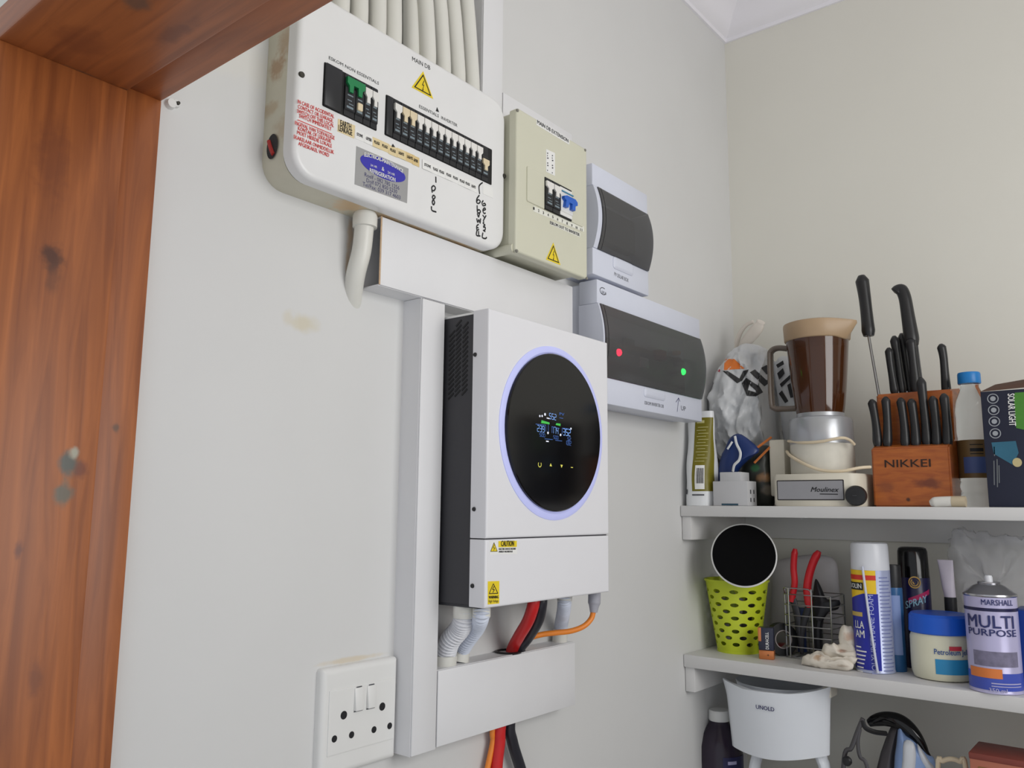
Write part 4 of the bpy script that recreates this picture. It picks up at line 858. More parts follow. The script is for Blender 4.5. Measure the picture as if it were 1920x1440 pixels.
b = B(); text_b(b, 'Moulinex', (1520, 922), (1571, 922.5), yb-0.0022, 0.0088, bold=0.0003, shear=0.35); P = [WY(x, y, yb-0.0022) for x, y in ((1537, 925.5), (1571, 926), (1571, 927.6), (1537, 927))]; ring_faces(b, [P, [p+Vector((0, 0.0003, 0)) for p in P]]); part('lettering', b, 'ink_black', np_, smooth=0)
P = WY(1606, 929, yb+0.004); b = B(); lathe(b, (P.x, P.y, S1+0.0195), [(0.0185, 0), (0.0185, 0.012), (0.0165, 0.016), (0.0002, 0.017)], 32, (0.18, -1, 0)); kb_ = part('knob', b, 'black_plastic', bl)
b = B(); box(b, P.x-0.0015, P.x+0.006, P.y-0.0195, P.y-0.0165, S1+0.0185, S1+0.0205); part('pointer', b, 'charcoal', kb_)
x2, x3 = shelf_x(1447, 850, -0.20), shelf_x(1476, 850, -0.20)
b = B(); box(b, x2, x3, -0.215, -0.135, S1+0.02, zat(1460, 824, -0.215), bev=0.004); part('side_tower', b, 'cream_plastic', bl)
jc = WY(1541, 840, -0.205); jx = jc.x
k = MPP((jx, -0.205, 1.7))
zz = lambda py: zat(1540, py, -0.205)
b = B(); lathe(b, (jx, -0.205, 0), [(0.060, zb0-0.004), (0.0605, zz(868)), (0.0600, zz(838)), (0.0595, zz(832))], 48); part('motor_housing', b, 'aged_white', bl)
b = B(); lathe(b, (jx, -0.205, 0), [(0.0602, zz(834)), (0.0605, zz(830)), (0.0600, zz(792)), (0.0575, zz(786)), (0.046, zz(783)), (0.045, zz(776))], 48); part('collar', b, 'silver_plastic', bl)
mat('jug_brown', (80, 44, 20), 0.12, var=0.12, scale=18, coat=0.4)
_b = MATS['jug_brown'].node_tree.nodes['Principled BSDF']; _b.inputs['Transmission Weight'].default_value = 0.35
jxt = WY(1532, 640, -0.205).x
def jug_c(py): t = (776-py)/(776-604); return Vector((jx+(jxt-jx)*t, -0.205, 0))
b = B(); N = 14; rings = []
for i in range(N+1):
    py = 778-(778-634)*i/N; t = i/N; r = 0.0445+(0.0605-0.0445)*(t**0.75); cc = jug_c(py); rings.append([Vector((cc.x+r*math.cos(a), cc.y+r*math.sin(a), zz(py))) for a in [2*math.pi*q_/48 for q_ in range(48)]])
ring_faces(b, rings); part('jug', b, 'jug_brown', bl, smooth=50)
mat('lid_tan', (172, 146, 116), 0.4, var=0.06)
b = B(); rings = []
for py, r in ((640, 0.0612), (638, 0.0632), (613, 0.0648), (608, 0.0640), (606, 0.058), (605.5, 0.0002)):
    cc = jug_c(py); rings.append([Vector((cc.x+(r+(0.021 if (py < 625 and r > 0.05) else 0.0)*max(0, math.cos(a+0.25))**22)*math.cos(a), cc.y+r*math.sin(a), zz(py)-(0.004*max(0, math.cos(a+0.25))**22))) for a in [2*math.pi*q_/64 for q_ in range(64)]])
ring_faces(b, rings); part('lid', b, 'lid_tan', bl, smooth=50)
YH = -0.20
def zb2(x, y): return WY(1420+x/3.6, 580+y/3.6, YH)
b = B(); tube(b, [zb2(225, 268), zb2(140, 262), zb2(95, 285), zb2(88, 340), zb2(98, 620), zb2(118, 668), zb2(180, 672), zb2(285, 668)], 0.0060, 12, 8, flat=((0, 1, 0), 1.6)); part('handle', b, mat('handle_brown', (112, 100, 90), 0.25, var=0.08), bl)
def zcrd(x, y, Y): return WY(1420+x/3.6, 580+y/3.6, Y)
mat('cord_cream', (220, 204, 176), 0.45)
b = B(); tube(b, [zcrd(210, 890, -0.235), zcrd(300, 900, -0.262), zcrd(430, 892, -0.270), zcrd(560, 868, -0.266), zcrd(620, 880, -0.252), zcrd(655, 912, -0.236)], 0.0028, 8, 8)
tube(b, [zcrd(200, 960, -0.23), zcrd(225, 990, -0.25), zcrd(320, 1045, -0.272), zcrd(430, 1085, -0.278), zcrd(560, 1092, -0.278), zcrd(690, 1070, -0.265), zcrd(765, 1064, -0.25)], 0.0030, 8, 8); part('power_cord', b, 'cord_cream', bl)

# ---- knife block
yk = -0.250
x0, x1 = shelf_x(1636, 900, yk), shelf_x(1784, 900, yk); zs_ = zat(1700, 838, yk); zt_ = zat(1700, 730, -0.15)
spotted('block_wood', (178, 100, 40), [(WY(1740, 905, yk), (0.03, 0.02, 0.012), (96, 44, 30), 0.8), (WY(1660, 912, yk), (0.02, 0.02, 0.012), (112, 56, 34), 0.6), (WY(1703, 937, yk), (0.004, 0.01, 0.004), (60, 30, 20), 0.9)], 0.35, 0.1, 8, 60, grain=(3, 3, 16), base2=(150, 76, 32))
kb = thing('knife_block', 'orange-brown wooden knife block stamped with dark lettering', 'knife block', ((x0+x1)/2, -0.18, S1))
b = B(); prof = [(yk, S1), (yk, zs_), (-0.195, zs_+0.012), (-0.195, zt_-0.012), (-0.105, zt_), (-0.105, S1)]
ring_faces(b, [[Vector((x, y, z)) for y, z in prof] for x in (x0, x1)]); bmesh.ops.bevel(b, geom=list(b.edges), offset=0.003, segments=2, affect='EDGES'); part('body', b, 'block_wood', kb, smooth=30)
b = B(); text_b(b, 'NIKKEI', (1659, 876.5), (1745, 875), yk-0.0006, 0.0135, bold=0.0004); part('lettering', b, mat('ink_burnt', (48, 30, 22), 0.7), kb, smooth=0)
mat('knife_handle', (34, 34, 36), 0.35, var=0.1)
def knife(label, group, pts, r, Y, bw, zin, name='kitchen_knife', tip=None):
    P = [WY(x, y, Y+dy) for x, y, dy in pts]
    t = thing(name, label, 'knife', P[-1], group)
    b = B(); tube(b, P, lambda s: r*(0.35+0.65*min(1, s*14))*(1-0.16*math.sin(math.pi*min(1, s*1.15)))*(1.0 if s < 0.93 else 1-(s-0.93)*3), 12, 8); part('handle', b, 'knife_handle', t, smooth=60)
    d = (P[-1]-P[-2]).normalized(); e_ = P[-1]-d*0.004; f_ = P[-1]+d*zin
    b = B(); s_ = Vector((bw, 0, 0)); n_ = Vector((0, 0.0010, 0)); ring_faces(b, [[e_-s_-n_, e_+s_-n_, e_+s_+n_, e_-s_+n_], [f_-s_-n_, f_+s_*0.6-n_, f_+s_*0.6+n_, f_-s_+n_]]); part('blade', b, 'steel', t, smooth=0)
G1 = 'black-handled knives in the front row of the knife block'; L1 = 'black-handled steak knife standing in the front row of the knife block'
for ki, (a, e_) in enumerate((((1634, 749), (1646, 832)), ((1660, 744), (1664, 833)), ((1688, 746), (1698, 834)), ((1708, 748), (1718, 834)), ((1748, 743), (1757, 833)), ((1769, 738), (1777, 833)))):
    knife(L1 if 0 < ki < 5 else 'black-handled knife at the blender end of the front row, leaning outward' if ki == 0 else 'black-handled knife at the water bottle end of the front row', G1, [(a[0], a[1], 0.006), ((a[0]*2+e_[0])/3+1.5, (a[1]*2+e_[1])/3, 0.004), ((a[0]+e_[0]*2)/3+1.5, (a[1]+e_[1]*2)/3, 0.002), (e_[0], e_[1]+4, 0.0)], 0.0088, -0.226, 0.004, 0.06)
knife('black-handled knife in the middle of the front row standing taller than its neighbours', None, [(1726, 708, 0.006), (1731, 750, 0.004), (1736, 795, 0.002), (1739, 836, 0.0)], 0.0092, -0.222, 0.005, 0.06)
G2 = 'black-handled knives clustered in the rear of the knife block'; L2 = 'black-handled kitchen knife in the rear cluster of the knife block'
knife(L2, G2, [(1666, 652, 0), (1669, 680, 0), (1674, 712, 0), (1678, 738, 0)], 0.0082, -0.168, 0.008, 0.09)
knife(L2, G2, [(1676, 630, 0), (1682, 665, 0), (1687, 700, 0), (1692, 738, 0)], 0.0094, -0.152, 0.010, 0.10)
knife(L2, G2, [(1690, 625, 0), (1697, 665, 0), (1702, 700, 0), (1707, 738, 0)], 0.0094, -0.138, 0.010, 0.10)
knife('large knife with a hooked black handle rising highest from the knife block', None, [(1680, 551, 0), (1685, 545, 0), (1691, 545, 0), (1697, 560, 0), (1702, 590, 0), (1707, 622, 0), (1711, 648, 0)], 0.0140, -0.156, 0.010, 0.20)
knife(L2, G2, [(1707, 634, 0), (1711, 665, 0), (1715, 700, 0), (1719, 738, 0)], 0.0100, -0.166, 0.010, 0.10)
knife('single black-handled knife standing apart at the end of the knife block beside the bottle', None, [(1764, 645, 0), (1769, 670, 0), (1772, 705, 0), (1775, 738, 0)], 0.0086, -0.150, 0.007, 0.09)
P = [WY(x, y, -0.17) for x, y in ((1615, 517), (1621, 555), (1626, 598), (1629, 630))]
ss = thing('sharpening_steel', 'sharpening steel with a long thin rod and black handle in the knife block', 'sharpening steel', WY(1650, 752, -0.17))
b = B(); tube(b, P, lambda s: 0.0135*(0.5+0.5*min(1, s*12))*(1-0.15*math.sin(math.pi*s)-(0.25*(s-0.9)*10 if s > 0.9 else 0)), 14, 8); part('handle', b, 'knife_handle', ss, smooth=60)
b = B(); cyl(b, WY(1628, 626, -0.17), WY(1650, 752, -0.17), 0.0028, 0.0028, 10); part('rod', b, 'steel', ss)
# ---- small white tube
b = B(); P0, P1 = WY(1744, 939, -0.285), WY(1811, 938, -0.285); zc_ = S1+0.0092
tube(b, [Vector((P0.x, -0.285, S1+0.006)), Vector((P0.x+0.010, -0.285, zc_-0.001)), Vector((P0.x+0.03, -0.285, zc_)), Vector((P1.x-0.002, -0.285, zc_))], lambda t: 0.005+0.0042*min(1, t*4), 14, 6)
ws = thing('small_tube', 'small white capped tube lying in front of the knife block', 'tube', (P0.x+0.03, -0.285, S1)); part('tube', b, mat('tube_white', (216, 214, 208), 0.45, var=0.05), ws)
b = B(); cyl(b, (P0.x+0.034, -0.285, zc_), (P1.x, -0.285, zc_), 0.0094, 0.0094, 18); part('cap', b, mat('tube_beige', (186, 172, 146), 0.5), ws)
# ---- water bottle
bo = Vector((shelf_x(1831, 900, -0.175), -0.175, S1)); zq = lambda py: zat(1831, py, -0.175)
wb_ = thing('water_bottle', 'clear plastic water bottle with a blue cap beside the knife block', 'bottle', bo)
mat('pet_clear', (235, 240, 245), 0.04, var=0.01, trans=1.0, ior=1.30)
pr = [(0.021, S1), (0.0265, S1+0.004), (0.0270, zq(925)), (0.0250, zq(921)), (0.0270, zq(917)), (0.0270, zq(906)), (0.0252, zq(903)), (0.0268, zq(899)), (0.0268, zq(830)), (0.0255, zq(822)), (0.0272, zq(808)), (0.0262, zq(785)), (0.0270, zq(770)), (0.0245, zq(752)), (0.0185, zq(735)), (0.0150, zq(726)), (0.0148, zq(717))]
b = B(); lathe(b, (bo.x, bo.y, 0), pr, 40); part('body', b, 'pet_clear', wb_, smooth=60)
b = B(); lathe(b, (bo.x, bo.y, 0), [(0.0186, zq(719)), (0.0192, zq(717)), (0.0190, zq(701)), (0.0180, zq(698)), (0.0002, zq(697.5))], 36); part('cap', b, mat('cap_blue', (28, 120, 190), 0.35), wb_)
b = B(); sector(b, bo, [(0.0270, zq(897)), (0.0270, zq(826))], -150, 150, 40); la = part('wrap_label', b, mat('label_brown', (116, 92, 58), 0.45, var=0.1), wb_)
b = B(); sector(b, bo, [(0.0275, zq(888)), (0.0275, zq(858))], -40, 60, 16); part('blue_panel', b, mat('label_blue', (78, 96, 150), 0.5), la)
b = B(); sector(b, bo, [(0.0276, zq(848)), (0.0276, zq(842))], -14, 30, 8); sector(b, bo, [(0.0276, zq(836)), (0.0276, zq(834.5))], -14, 30, 8); sector(b, bo, [(0.0276, zq(853)), (0.0276, zq(851.5))], -14, 30, 8); part('small_print', b, 'ink_black', la)
# ---- solar light box
ys = -0.283
sx0 = shelf_x(1849, 880, ys); sx1 = sx0+0.135; sz1 = zat(1849, 734, ys)
sb_ = thing('carton_box', 'dark navy cardboard box lettered solar light with open top flaps', 'box', (sx0+0.06, ys+0.04, S1))
part('carton', bx(sx0, sx1, ys, ys+0.09, S1, sz1, bev=0.001), mat('box_navy', (28, 32, 52), 0.4, var=0.08), sb_)
b = B(); A_ = WY(1845, 733, ys); P = [Vector((sx0, ys, sz1)), Vector((sx1, ys, sz1+0.004)), Vector((sx1, ys+0.02, sz1+0.026)), Vector((sx0+0.02, ys+0.02, sz1+0.013))]
ring_faces(b, [P, [p+Vector((0, 0.0012, 0.0006)) for p in P]]); part('flap', b, mat('box_edge', (86, 62, 50), 0.7), sb_, smooth=0)
yq = ys-0.0006
def zx(x, y): return WY(1780+x*0.19444, 680+y*0.19444, yq)
b = B(); A_, E_ = zx(562, 300), zx(578, 610); d = E_-A_; W_ = d.length; d.normalize(); up_ = Vector((1, 0, 0)); text_map(b, 'SOLAR LIGHT', lambda u, v: A_+d*u+up_*v, W_, 0.0098, bold=0.0004); part('lettering', b, 'paper_white', sb_, smooth=0)
b = B()
for x, y in ((420, 347), (428, 457), (434, 567), (443, 682)):
    P = zx(x, y); tube(b, [BW(P.x+0.0078*math.cos(a), P.z+0.0078*math.sin(a), -yq) for a in [2*math.pi*i/14 for i in range(15)]], 0.0008, 6, 3, flat=((0, 1, 0), 0.3)); disc(b, BW, P.x, P.z, -yq, 0.0042, None, 12, 0.0002)
part('icons', b, mat('icon_grey', (150, 154, 160), 0.6), sb_)
b = B(); P = [zx(622, 330), zx(632, 290), zx(780, 280), zx(780, 660), zx(645, 630)]; ring_faces(b, [P, [p+Vector((0, 0.0004, 0)) for p in P]]); part('green_panel', b, mat('box_green', (70, 128, 44), 0.5, var=0.12, scale=120), sb_, smooth=0)
b = B(); P = [zx(405, 770), zx(640, 755), zx(668, 870), zx(610, 985), zx(430, 880)]; ring_faces(b, [P, [p+Vector((0, 0.0004, 0)) for p in P]]); part('lamp_picture', b, mat('box_teal', (44, 98, 122), 0.5, var=0.15), sb_, smooth=0)
b = B(); P = zx(655, 962); disc(b, BW, P.x, P.z, -yq+0.0004, 0.0075, 0.0068, 18, 0.0003); part('lamp_picture', b, mat('box_gold', (190, 176, 130), 0.5), sb_)
b = B()
for x, y0, y1 in ((432, 810, 900), (430, 945, 1180), (460, 930, 1200), (478, 990, 1160)):
    P = [zx(x-5, y0), zx(x+5, y0), zx(x+9, y1), zx(x-1, y1)]; ring_faces(b, [P, [p+Vector((0, 0.0003, 0)) for p in P]])
part('small_print', b, mat('print_grey', (104, 108, 112), 0.6), sb_, smooth=0)
# ================================================================== middle shelf
# ---- perforated green basket
cy_ = -0.186; cx_ = WY(1385, 1215, cy_).x; RB, RT = 0.0425, 0.0645; zT = zat(1388, 1092, cy_-RT)
ZH = zT-S2
gb = thing('plastic_basket', 'lime green perforated plastic basket standing by the left wall', 'basket', (cx_, cy_, S2))
NU, NV = 240, 96
rows = 9; per = 10; hh_ = []
for j in range(rows):
    v = 0.125+0.725*j/(rows-1)
    for i in range(per): hh_.append(((i+(0.5 if j % 2 else 0))/per, v))
rv = 0.0039/ZH
def near(u, v):
    best = 9; bc = None
    for hu, hv in hh_:
        if abs(v-hv) > rv*2: continue
        r = RB+(RT-RB)*hv; ru = 0.0082*(0.85+0.3*hv)/(2*math.pi*r)
        du = (u-hu+0.5) % 1-0.5; d = math.hypot(du/ru, (v-hv)/rv)
        if d < best: best = d; bc = (hu, hv, du, ru)
    return best, bc
def gp(u, v, i): r = RB+(RT-RB)*v-i; a = 2*math.pi*u; return Vector((cx_+r*math.cos(a), cy_+r*math.sin(a), S2+0.0008+ZH*v))
b = B(); g = []
for j in range(NV+1):
    row = []
    for i in range(NU):
        u, v = i/NU, j/NV; d, bc = near(u, v)
        if bc and 0.70 < d < 1.22: s_ = 1/d; u = bc[0]+bc[2]*s_; v = bc[1]+(v-bc[1])*s_
        row.append((b.verts.new(gp(u, v, 0)), b.verts.new(gp(u, v, 0.0015)), d))
    g.append(row)
live = set()
for j in range(NV):
    for i in range(NU):
        q4 = [g[j][i], g[j][(i+1) % NU], g[j+1][(i+1) % NU], g[j+1][i]]
        if near((i+0.5)/NU, (j+0.5)/NV)[0] < 1.0 or min(q_[2] for q_ in q4) <= 0.70: continue
        live.add((i, j)); b.faces.new([q_[0] for q_ in q4]); b.faces.new([q_[1] for q_ in q4][::-1])
for (i, j) in live:
    i2 = (i+1) % NU
    for nb, p, q_ in ((((i-1) % NU, j), g[j][i], g[j+1][i]), ((i2, j), g[j][i2], g[j+1][i2]), ((i, j-1), g[j][i], g[j][i2]), ((i, j+1), g[j+1][i], g[j+1][i2])):
        if nb not in live: b.faces.new((p[0], q_[0], q_[1], p[1]))
bmesh.ops.delete(b, geom=[v for v in b.verts if not v.link_faces], context='VERTS')
mat('lime', (190, 204, 44), 0.42, var=0.04); part('wall', b, 'lime', gb, smooth=45)
b = B(); lathe(b, (cx_, cy_, S2), [(RB-0.002, 0), (RB+0.0012, 0), (RB+0.0012, 0.005), (RB-0.002, 0.005)], 48); part('bottom', b, 'lime', gb)
b = B(); lathe(b, (cx_, cy_, S2), [(RT-0.001, ZH-0.003), (RT+0.002, ZH-0.003), (RT+0.0022, ZH+0.001), (RT-0.001, ZH+0.001)], 56, cap=False)
part('rim', b, 'lime', gb)
# things inside the basket, seen through the holes
for i, (dx, dy, hgt, colr, nm, lb) in enumerate(((-0.015, 0.012, 0.155, (150, 168, 60), 'plastic_tool', 'pale green plastic handle leaning inside the green basket'), (0.018, 0.0, 0.120, (70, 66, 64), 'hand_tool', 'dark tool handle standing inside the green basket'))):
    b = B(); tube(b, [(cx_+dx*0.8, cy_+dy, S2+0.007), (cx_+dx, cy_+dy, S2+0.06), (cx_+dx*1.8, cy_+dy, S2+hgt)], 0.011, 12, 6, flat=((0, 1, 0), 0.6)); solo(nm, b, mat('in_%d' % i, colr, 0.5), lb, 'tool', (cx_+dx, cy_+dy, S2))
# ---- round black disc
dc = WY(1394.5, 1041, -0.268); nn = Vector((0.36, -0.90, 0.26)).normalized(); Rd = 0.0635
dk = thing('round_disc', 'round black disc with a thin white rim leaning on the green basket', 'disc', dc-Vector((0, 0, Rd)))
b = B(); lathe(b, dc-nn*0.008, [(Rd-0.004, 0), (Rd, 0.003), (Rd+0.0005, 0.008), (Rd-0.002, 0.0105), (Rd-0.003, 0.0085), (0.0002, 0.0085)], 64, nn); part('casing', b, 'plastic_white', dk)
b = B(); lathe(b, dc-nn*0.0, [(Rd-0.0026, 0.0), (Rd-0.0026, 0.0022), (0.0002, 0.0026)], 64, nn); part('black_face', b, mat('disc_black', (10, 10, 11), 0.95, var=0.1), dk)
# ---- battery
bp = WZ(1438, 1236, S2); ang = math.radians(14)
def rot(bm, c, a):
    for v in bm.verts: d = v.co-c; v.co = c+Vector((d.x*math.cos(a)-d.y*math.sin(a), d.x*math.sin(a)+d.y*math.cos(a), d.z))
    return bm
bat = thing('battery', 'black and copper square battery standing beside the green basket', 'battery', bp)
def bb(z0, z1, m, nm, e=0.0): b = bx(bp.x-0.0145-e, bp.x+0.0145+e, bp.y-0.006-e, bp.y+0.013+e, bp.z+z0, bp.z+z1, bev=0.002); rot(b, bp, ang); return part(nm, b, m, bat)
bb(0, 0.0175, mat('copper', (206, 128, 78), 0.3, metal=0.5, var=0.06), 'copper_band'); bb(0.0172, 0.061, mat('battery_black', (44, 46, 64), 0.35, var=0.1), 'casing')
b = bx(bp.x-0.0150, bp.x-0.0085, bp.y-0.0064, bp.y+0.013, bp.z+0.034, bp.z+0.0605, bev=0.001); rot(b, bp, ang); part('copper_stripe', b, 'copper', bat)
b = B(); F_ = lambda u, v: Vector((bp.x+0.0055-v, bp.y-0.0066, bp.z+0.020+u)); text_map(b, 'DURACELL', F_, 0.032, 0.0060, bold=0.0002); rot(b, bp, ang); part('lettering', b, 'paper_white', bat, smooth=0)
b = B(); F_ = lambda u, v: Vector((bp.x+0.0015+u, bp.y-0.0066, bp.z+0.006+v)); text_map(b, '+', F_, 0.004); rot(b, bp, ang); part('lettering', b, 'ink_black', bat, smooth=0)
# ---- wire basket with tools
A_ = WZ(1473, 1232, S2); wx0, wx1 = A_.x, A_.x+0.098; wy0 = A_.y-0.004; wy1 = wy0+0.085; wzT = zat(1470, 1102, wy0)
wk = thing('wire_basket', 'small chrome wire basket holding tools behind the crumpled cloth', 'basket', ((wx0+wx1)/2, (wy0+wy1)/2, S2))
def ring_at(z, ins=0.0): return [Vector((u, v, z)) for u, v in rr_outline(wx0+ins, wx1-ins, wy0+ins, wy1-ins, 0.012, 4)]
WH = wzT-S2
for k in range(7):
    z = S2+0.002+(WH-0.014)*k/6; rg = ring_at(z); b = B(); tube(b, rg+[rg[0]], 0.0012, 6, 1, smooth=False); part('wire_hoop', b, 'steel', wk)
for (x, y) in ((wx0, wy0+0.012), (wx0+0.058, wy0), (wx0+0.012, wy0), (wx1-0.004, wy0+0.003), (wx1, wy1-0.012), (wx1-0.05, wy1), (wx0+0.02, wy1), (wx0, wy1-0.02)):
    b = B(); tube(b, [(x, y, S2+0.0015), (x, y, S2+WH*0.5), (x, y, wzT-(0.0 if x < wx0+0.06 and y < wy0+0.02 else 0.012))], 0.0014, 6, 2); part('upright_wire', b, 'steel', wk)
b = B(); tube(b, [(wx0, wy0+0.012, wzT-0.012), (wx0+0.002, wy0+0.004, wzT-0.001), (wx0+0.014, wy0, wzT), (wx0+0.046, wy0, wzT), (wx0+0.056, wy0, wzT-0.003), (wx0+0.058, wy0, wzT-0.014)], 0.0014, 6, 6); part('top_wire', b, 'steel', wk)
for gx in (0.2, 0.4, 0.6, 0.8):
    x = wx0+(wx1-wx0)*gx; b = B(); cyl(b, (x, wy0, S2+0.0015), (x, wy1, S2+0.0015), 0.0011, None, 6); part('floor_wire', b, 'steel', wk)
Yp = wy0+0.022
pl = thing('pliers', 'pliers with bright red handles standing in the wire basket', 'pliers', (wx0+0.04, Yp, S2+0.004))
mat('grip_red', (206, 34, 44), 0.35, var=0.06); mat('tool_dark', (56, 56, 60), 0.4, metal=0.4, var=0.1)
def zp(x, y, Y=Yp): return WY(1260+x*0.23611, 960+y*0.23611, Y)
b = B(); tube(b, [zp(978, 292), zp(970, 360), zp(966, 450), zp(974, 560), zp(958, 660), zp(950, 712)], lambda t: 0.0066*(0.6+0.4*min(1, t*10)), 12, 8); part('handle', b, 'grip_red', pl)
b = B(); tube(b, [zp(1168, 312), zp(1130, 380), zp(1095, 480), zp(1075, 590), zp(1080, 680), zp(1092, 758)], lambda t: 0.0080*(0.6+0.4*min(1, t*10))*(1 if t < .9 else 1-(t-.9)*3), 12, 8); part('handle', b, 'grip_red', pl)
b = B(); tube(b, [zp(960, 690), zp(990, 800), Vector((zp(1010, 900).x, Yp, S2+0.05)), Vector((zp(1020, 900).x, Yp, S2+0.006))], lambda t: 0.007 if t < 0.6 else 0.007-0.004*(t-0.6)/0.4, 10, 6, flat=((0, 1, 0), 0.6)); tube(b, [zp(1090, 745), zp(1060, 830), Vector((zp(1030, 900).x, Yp, S2+0.05)), Vector((zp(1026, 900).x, Yp, S2+0.006))], lambda t: 0.007 if t < 0.6 else 0.007-0.004*(t-0.6)/0.4, 10, 6, flat=((0, 1, 0), 0.6)); part('jaws', b, 'tool_dark', pl)
Yg = wy0+0.050
b = B(); o = [zp(x, y, Yg) for x, y in ((1130, 560), (1150, 535), (1185, 600), (1230, 690), (1330, 700), (1320, 770), (1240, 800), (1180, 900), (1130, 930), (1110, 760))]
pillow(b, o, (0, -1, 0), 0.008, 1.0, 3); tube(b, [zp(1170, 860, Yg), zp(1160, 950, Yg), Vector((zp(1160, 950, Yg).x, Yg, S2+0.005))], 0.008, 10, 5); solo('hand_tool', b, 'tool_dark', 'dark pistol-shaped hand tool in the wire basket behind the pliers', 'tool', (o[8].x, Yg, S2+0.004))
b = B(); xx = wx0+0.014; tube(b, [(xx, wy0+0.06, S2+0.005), (xx, wy0+0.06, S2+0.05), (xx+0.004, wy0+0.062, S2+0.092)], 0.009, 10, 5); solo('screwdriver', b, mat('grip_blue', (44, 62, 112), 0.4), 'blue handled screwdriver standing at the back of the wire basket', 'screwdriver', (xx, wy0+0.06, S2+0.003))
# ---- tape roll with red core left of the wire basket
tp = WY(1464, 1178, -0.175); tp.z = S2+0.032
tr = thing('tape_roll', 'roll of black tape with a pale core between basket and wire basket', 'tape', (tp.x, tp.y, S2))
ta = Vector((0.75, -0.65, 0.05)).normalized()
b = B(); lathe(b, tp-ta*0.009, [(0.018, 0), (0.032, 0), (0.032, 0.018), (0.018, 0.018), (0.018, 0)], 36, ta, cap=False); part('tape', b, 'black_plastic', tr)
b = B(); lathe(b, tp-ta*0.010, [(0.0165, 0), (0.0182, 0), (0.0182, 0.020), (0.0165, 0.020), (0.0165, 0)], 36, ta, cap=False); part('core', b, mat('core_pale', (160, 150, 150), 0.6), tr)
P = WZ(1471, 1222, S2); b = bx(P.x-0.012, P.x+0.018, P.y+0.002, P.y+0.03, S2, S2+0.014, bev=0.003); rot(b, P, 0.4); solo('small_case', b, mat('case_red', (150, 34, 44), 0.45), 'small dark red case on the shelf next to the battery', 'case', (P.x, P.y, S2))
# ---- white packet behind the wire basket
Yw = -0.060
o = [WY(x, y, Yw) for x, y in ((1448, 1100), (1452, 1058), (1472, 1046), (1520, 1040), (1560, 1046), (1572, 1070), (1574, 1120))]; o += [Vector((o[6].x, Yw, S2+0.002)), Vector((o[0].x+0.004, Yw, S2+0.002))]
b = B(); pillow(b, o, (0, -1, 0), 0.022, 1.0, 5, 0.002, 3); solo('packet', b, mat('packet_grey', (196, 192, 194), 0.5, var=0.06), 'soft white packet against the wall behind the wire basket', 'packet', (o[7].x, Yw, S2), smooth=60)
# ---- crumpled cloth
cl = WZ(1555, 1254, S2); Yc = cl.y
mat('cloth_white', (222, 214, 198), 0.8, var=0.12, scale=60)
b = B(); nC = (0.1, -1, 0.15)
def fold(p, sd): return noise.noise_vector((p+Vector((sd, 0, 0)))*42)*0.0055+Vector((0, 0, 1))*(0.5-abs(noise.noise((p+Vector((sd, 9, 0)))*60)))*0.007
for sd, (dy, dep, pts) in enumerate(((0.004, 0.015, ((1503, 1243), (1509, 1231), (1530, 1228), (1560, 1238), (1598, 1242), (1600, 1256), (1570, 1262), (1530, 1256), (1507, 1251))),
                     (0.012, 0.012, ((1511, 1238), (1528, 1225), (1540, 1223), (1552, 1234), (1572, 1240), (1600, 1234), (1608, 1242), (1590, 1250), (1545, 1247))),
                     (0.020, 0.013, ((1540, 1226), (1543, 1212), (1556, 1206), (1570, 1210), (1580, 1220), (1604, 1222), (1606, 1238), (1575, 1242), (1550, 1238))),
                     (0.024, 0.010, ((1566, 1222), (1575, 1208), (1590, 1206), (1603, 1214), (1606, 1228), (1588, 1236))),
                     (0.030, 0.012, ((1576, 1216), (1572, 1195), (1575, 1180), (1586, 1173), (1599, 1180), (1603, 1200), (1606, 1222), (1590, 1230))))):
    tb = B(); pillow(tb, [WY(x, y, Yc+dy) for x, y in pts], nC, dep, 0.9, 8, 0.0, 0, sub=6)
    for v in tb.verts: v.co += fold(v.co, sd*3.1)
    merge(b, tb)
for v in b.verts: v.co.z = max(v.co.z, S2+0.0004)
spotted('cloth_stained', (226, 218, 204), [(WY(1535, 1232, Yc), (0.010, 0.05, 0.006), (176, 140, 104), 0.8), (WY(1588, 1195, Yc), (0.014, 0.05, 0.012), (190, 150, 122), 0.7), (WY(1575, 1222, Yc), (0.010, 0.05, 0.004), (150, 104, 80), 0.8), (WY(1580, 1247, Yc), (0.014, 0.05, 0.003), (170, 150, 130), 0.6)], 0.85, 0.05, 60, 120)
solo('cloth', b, 'cloth_stained', 'crumpled white and tan cloth in front of the wire basket', 'cloth', (cl.x, Yc, S2), smooth=60)
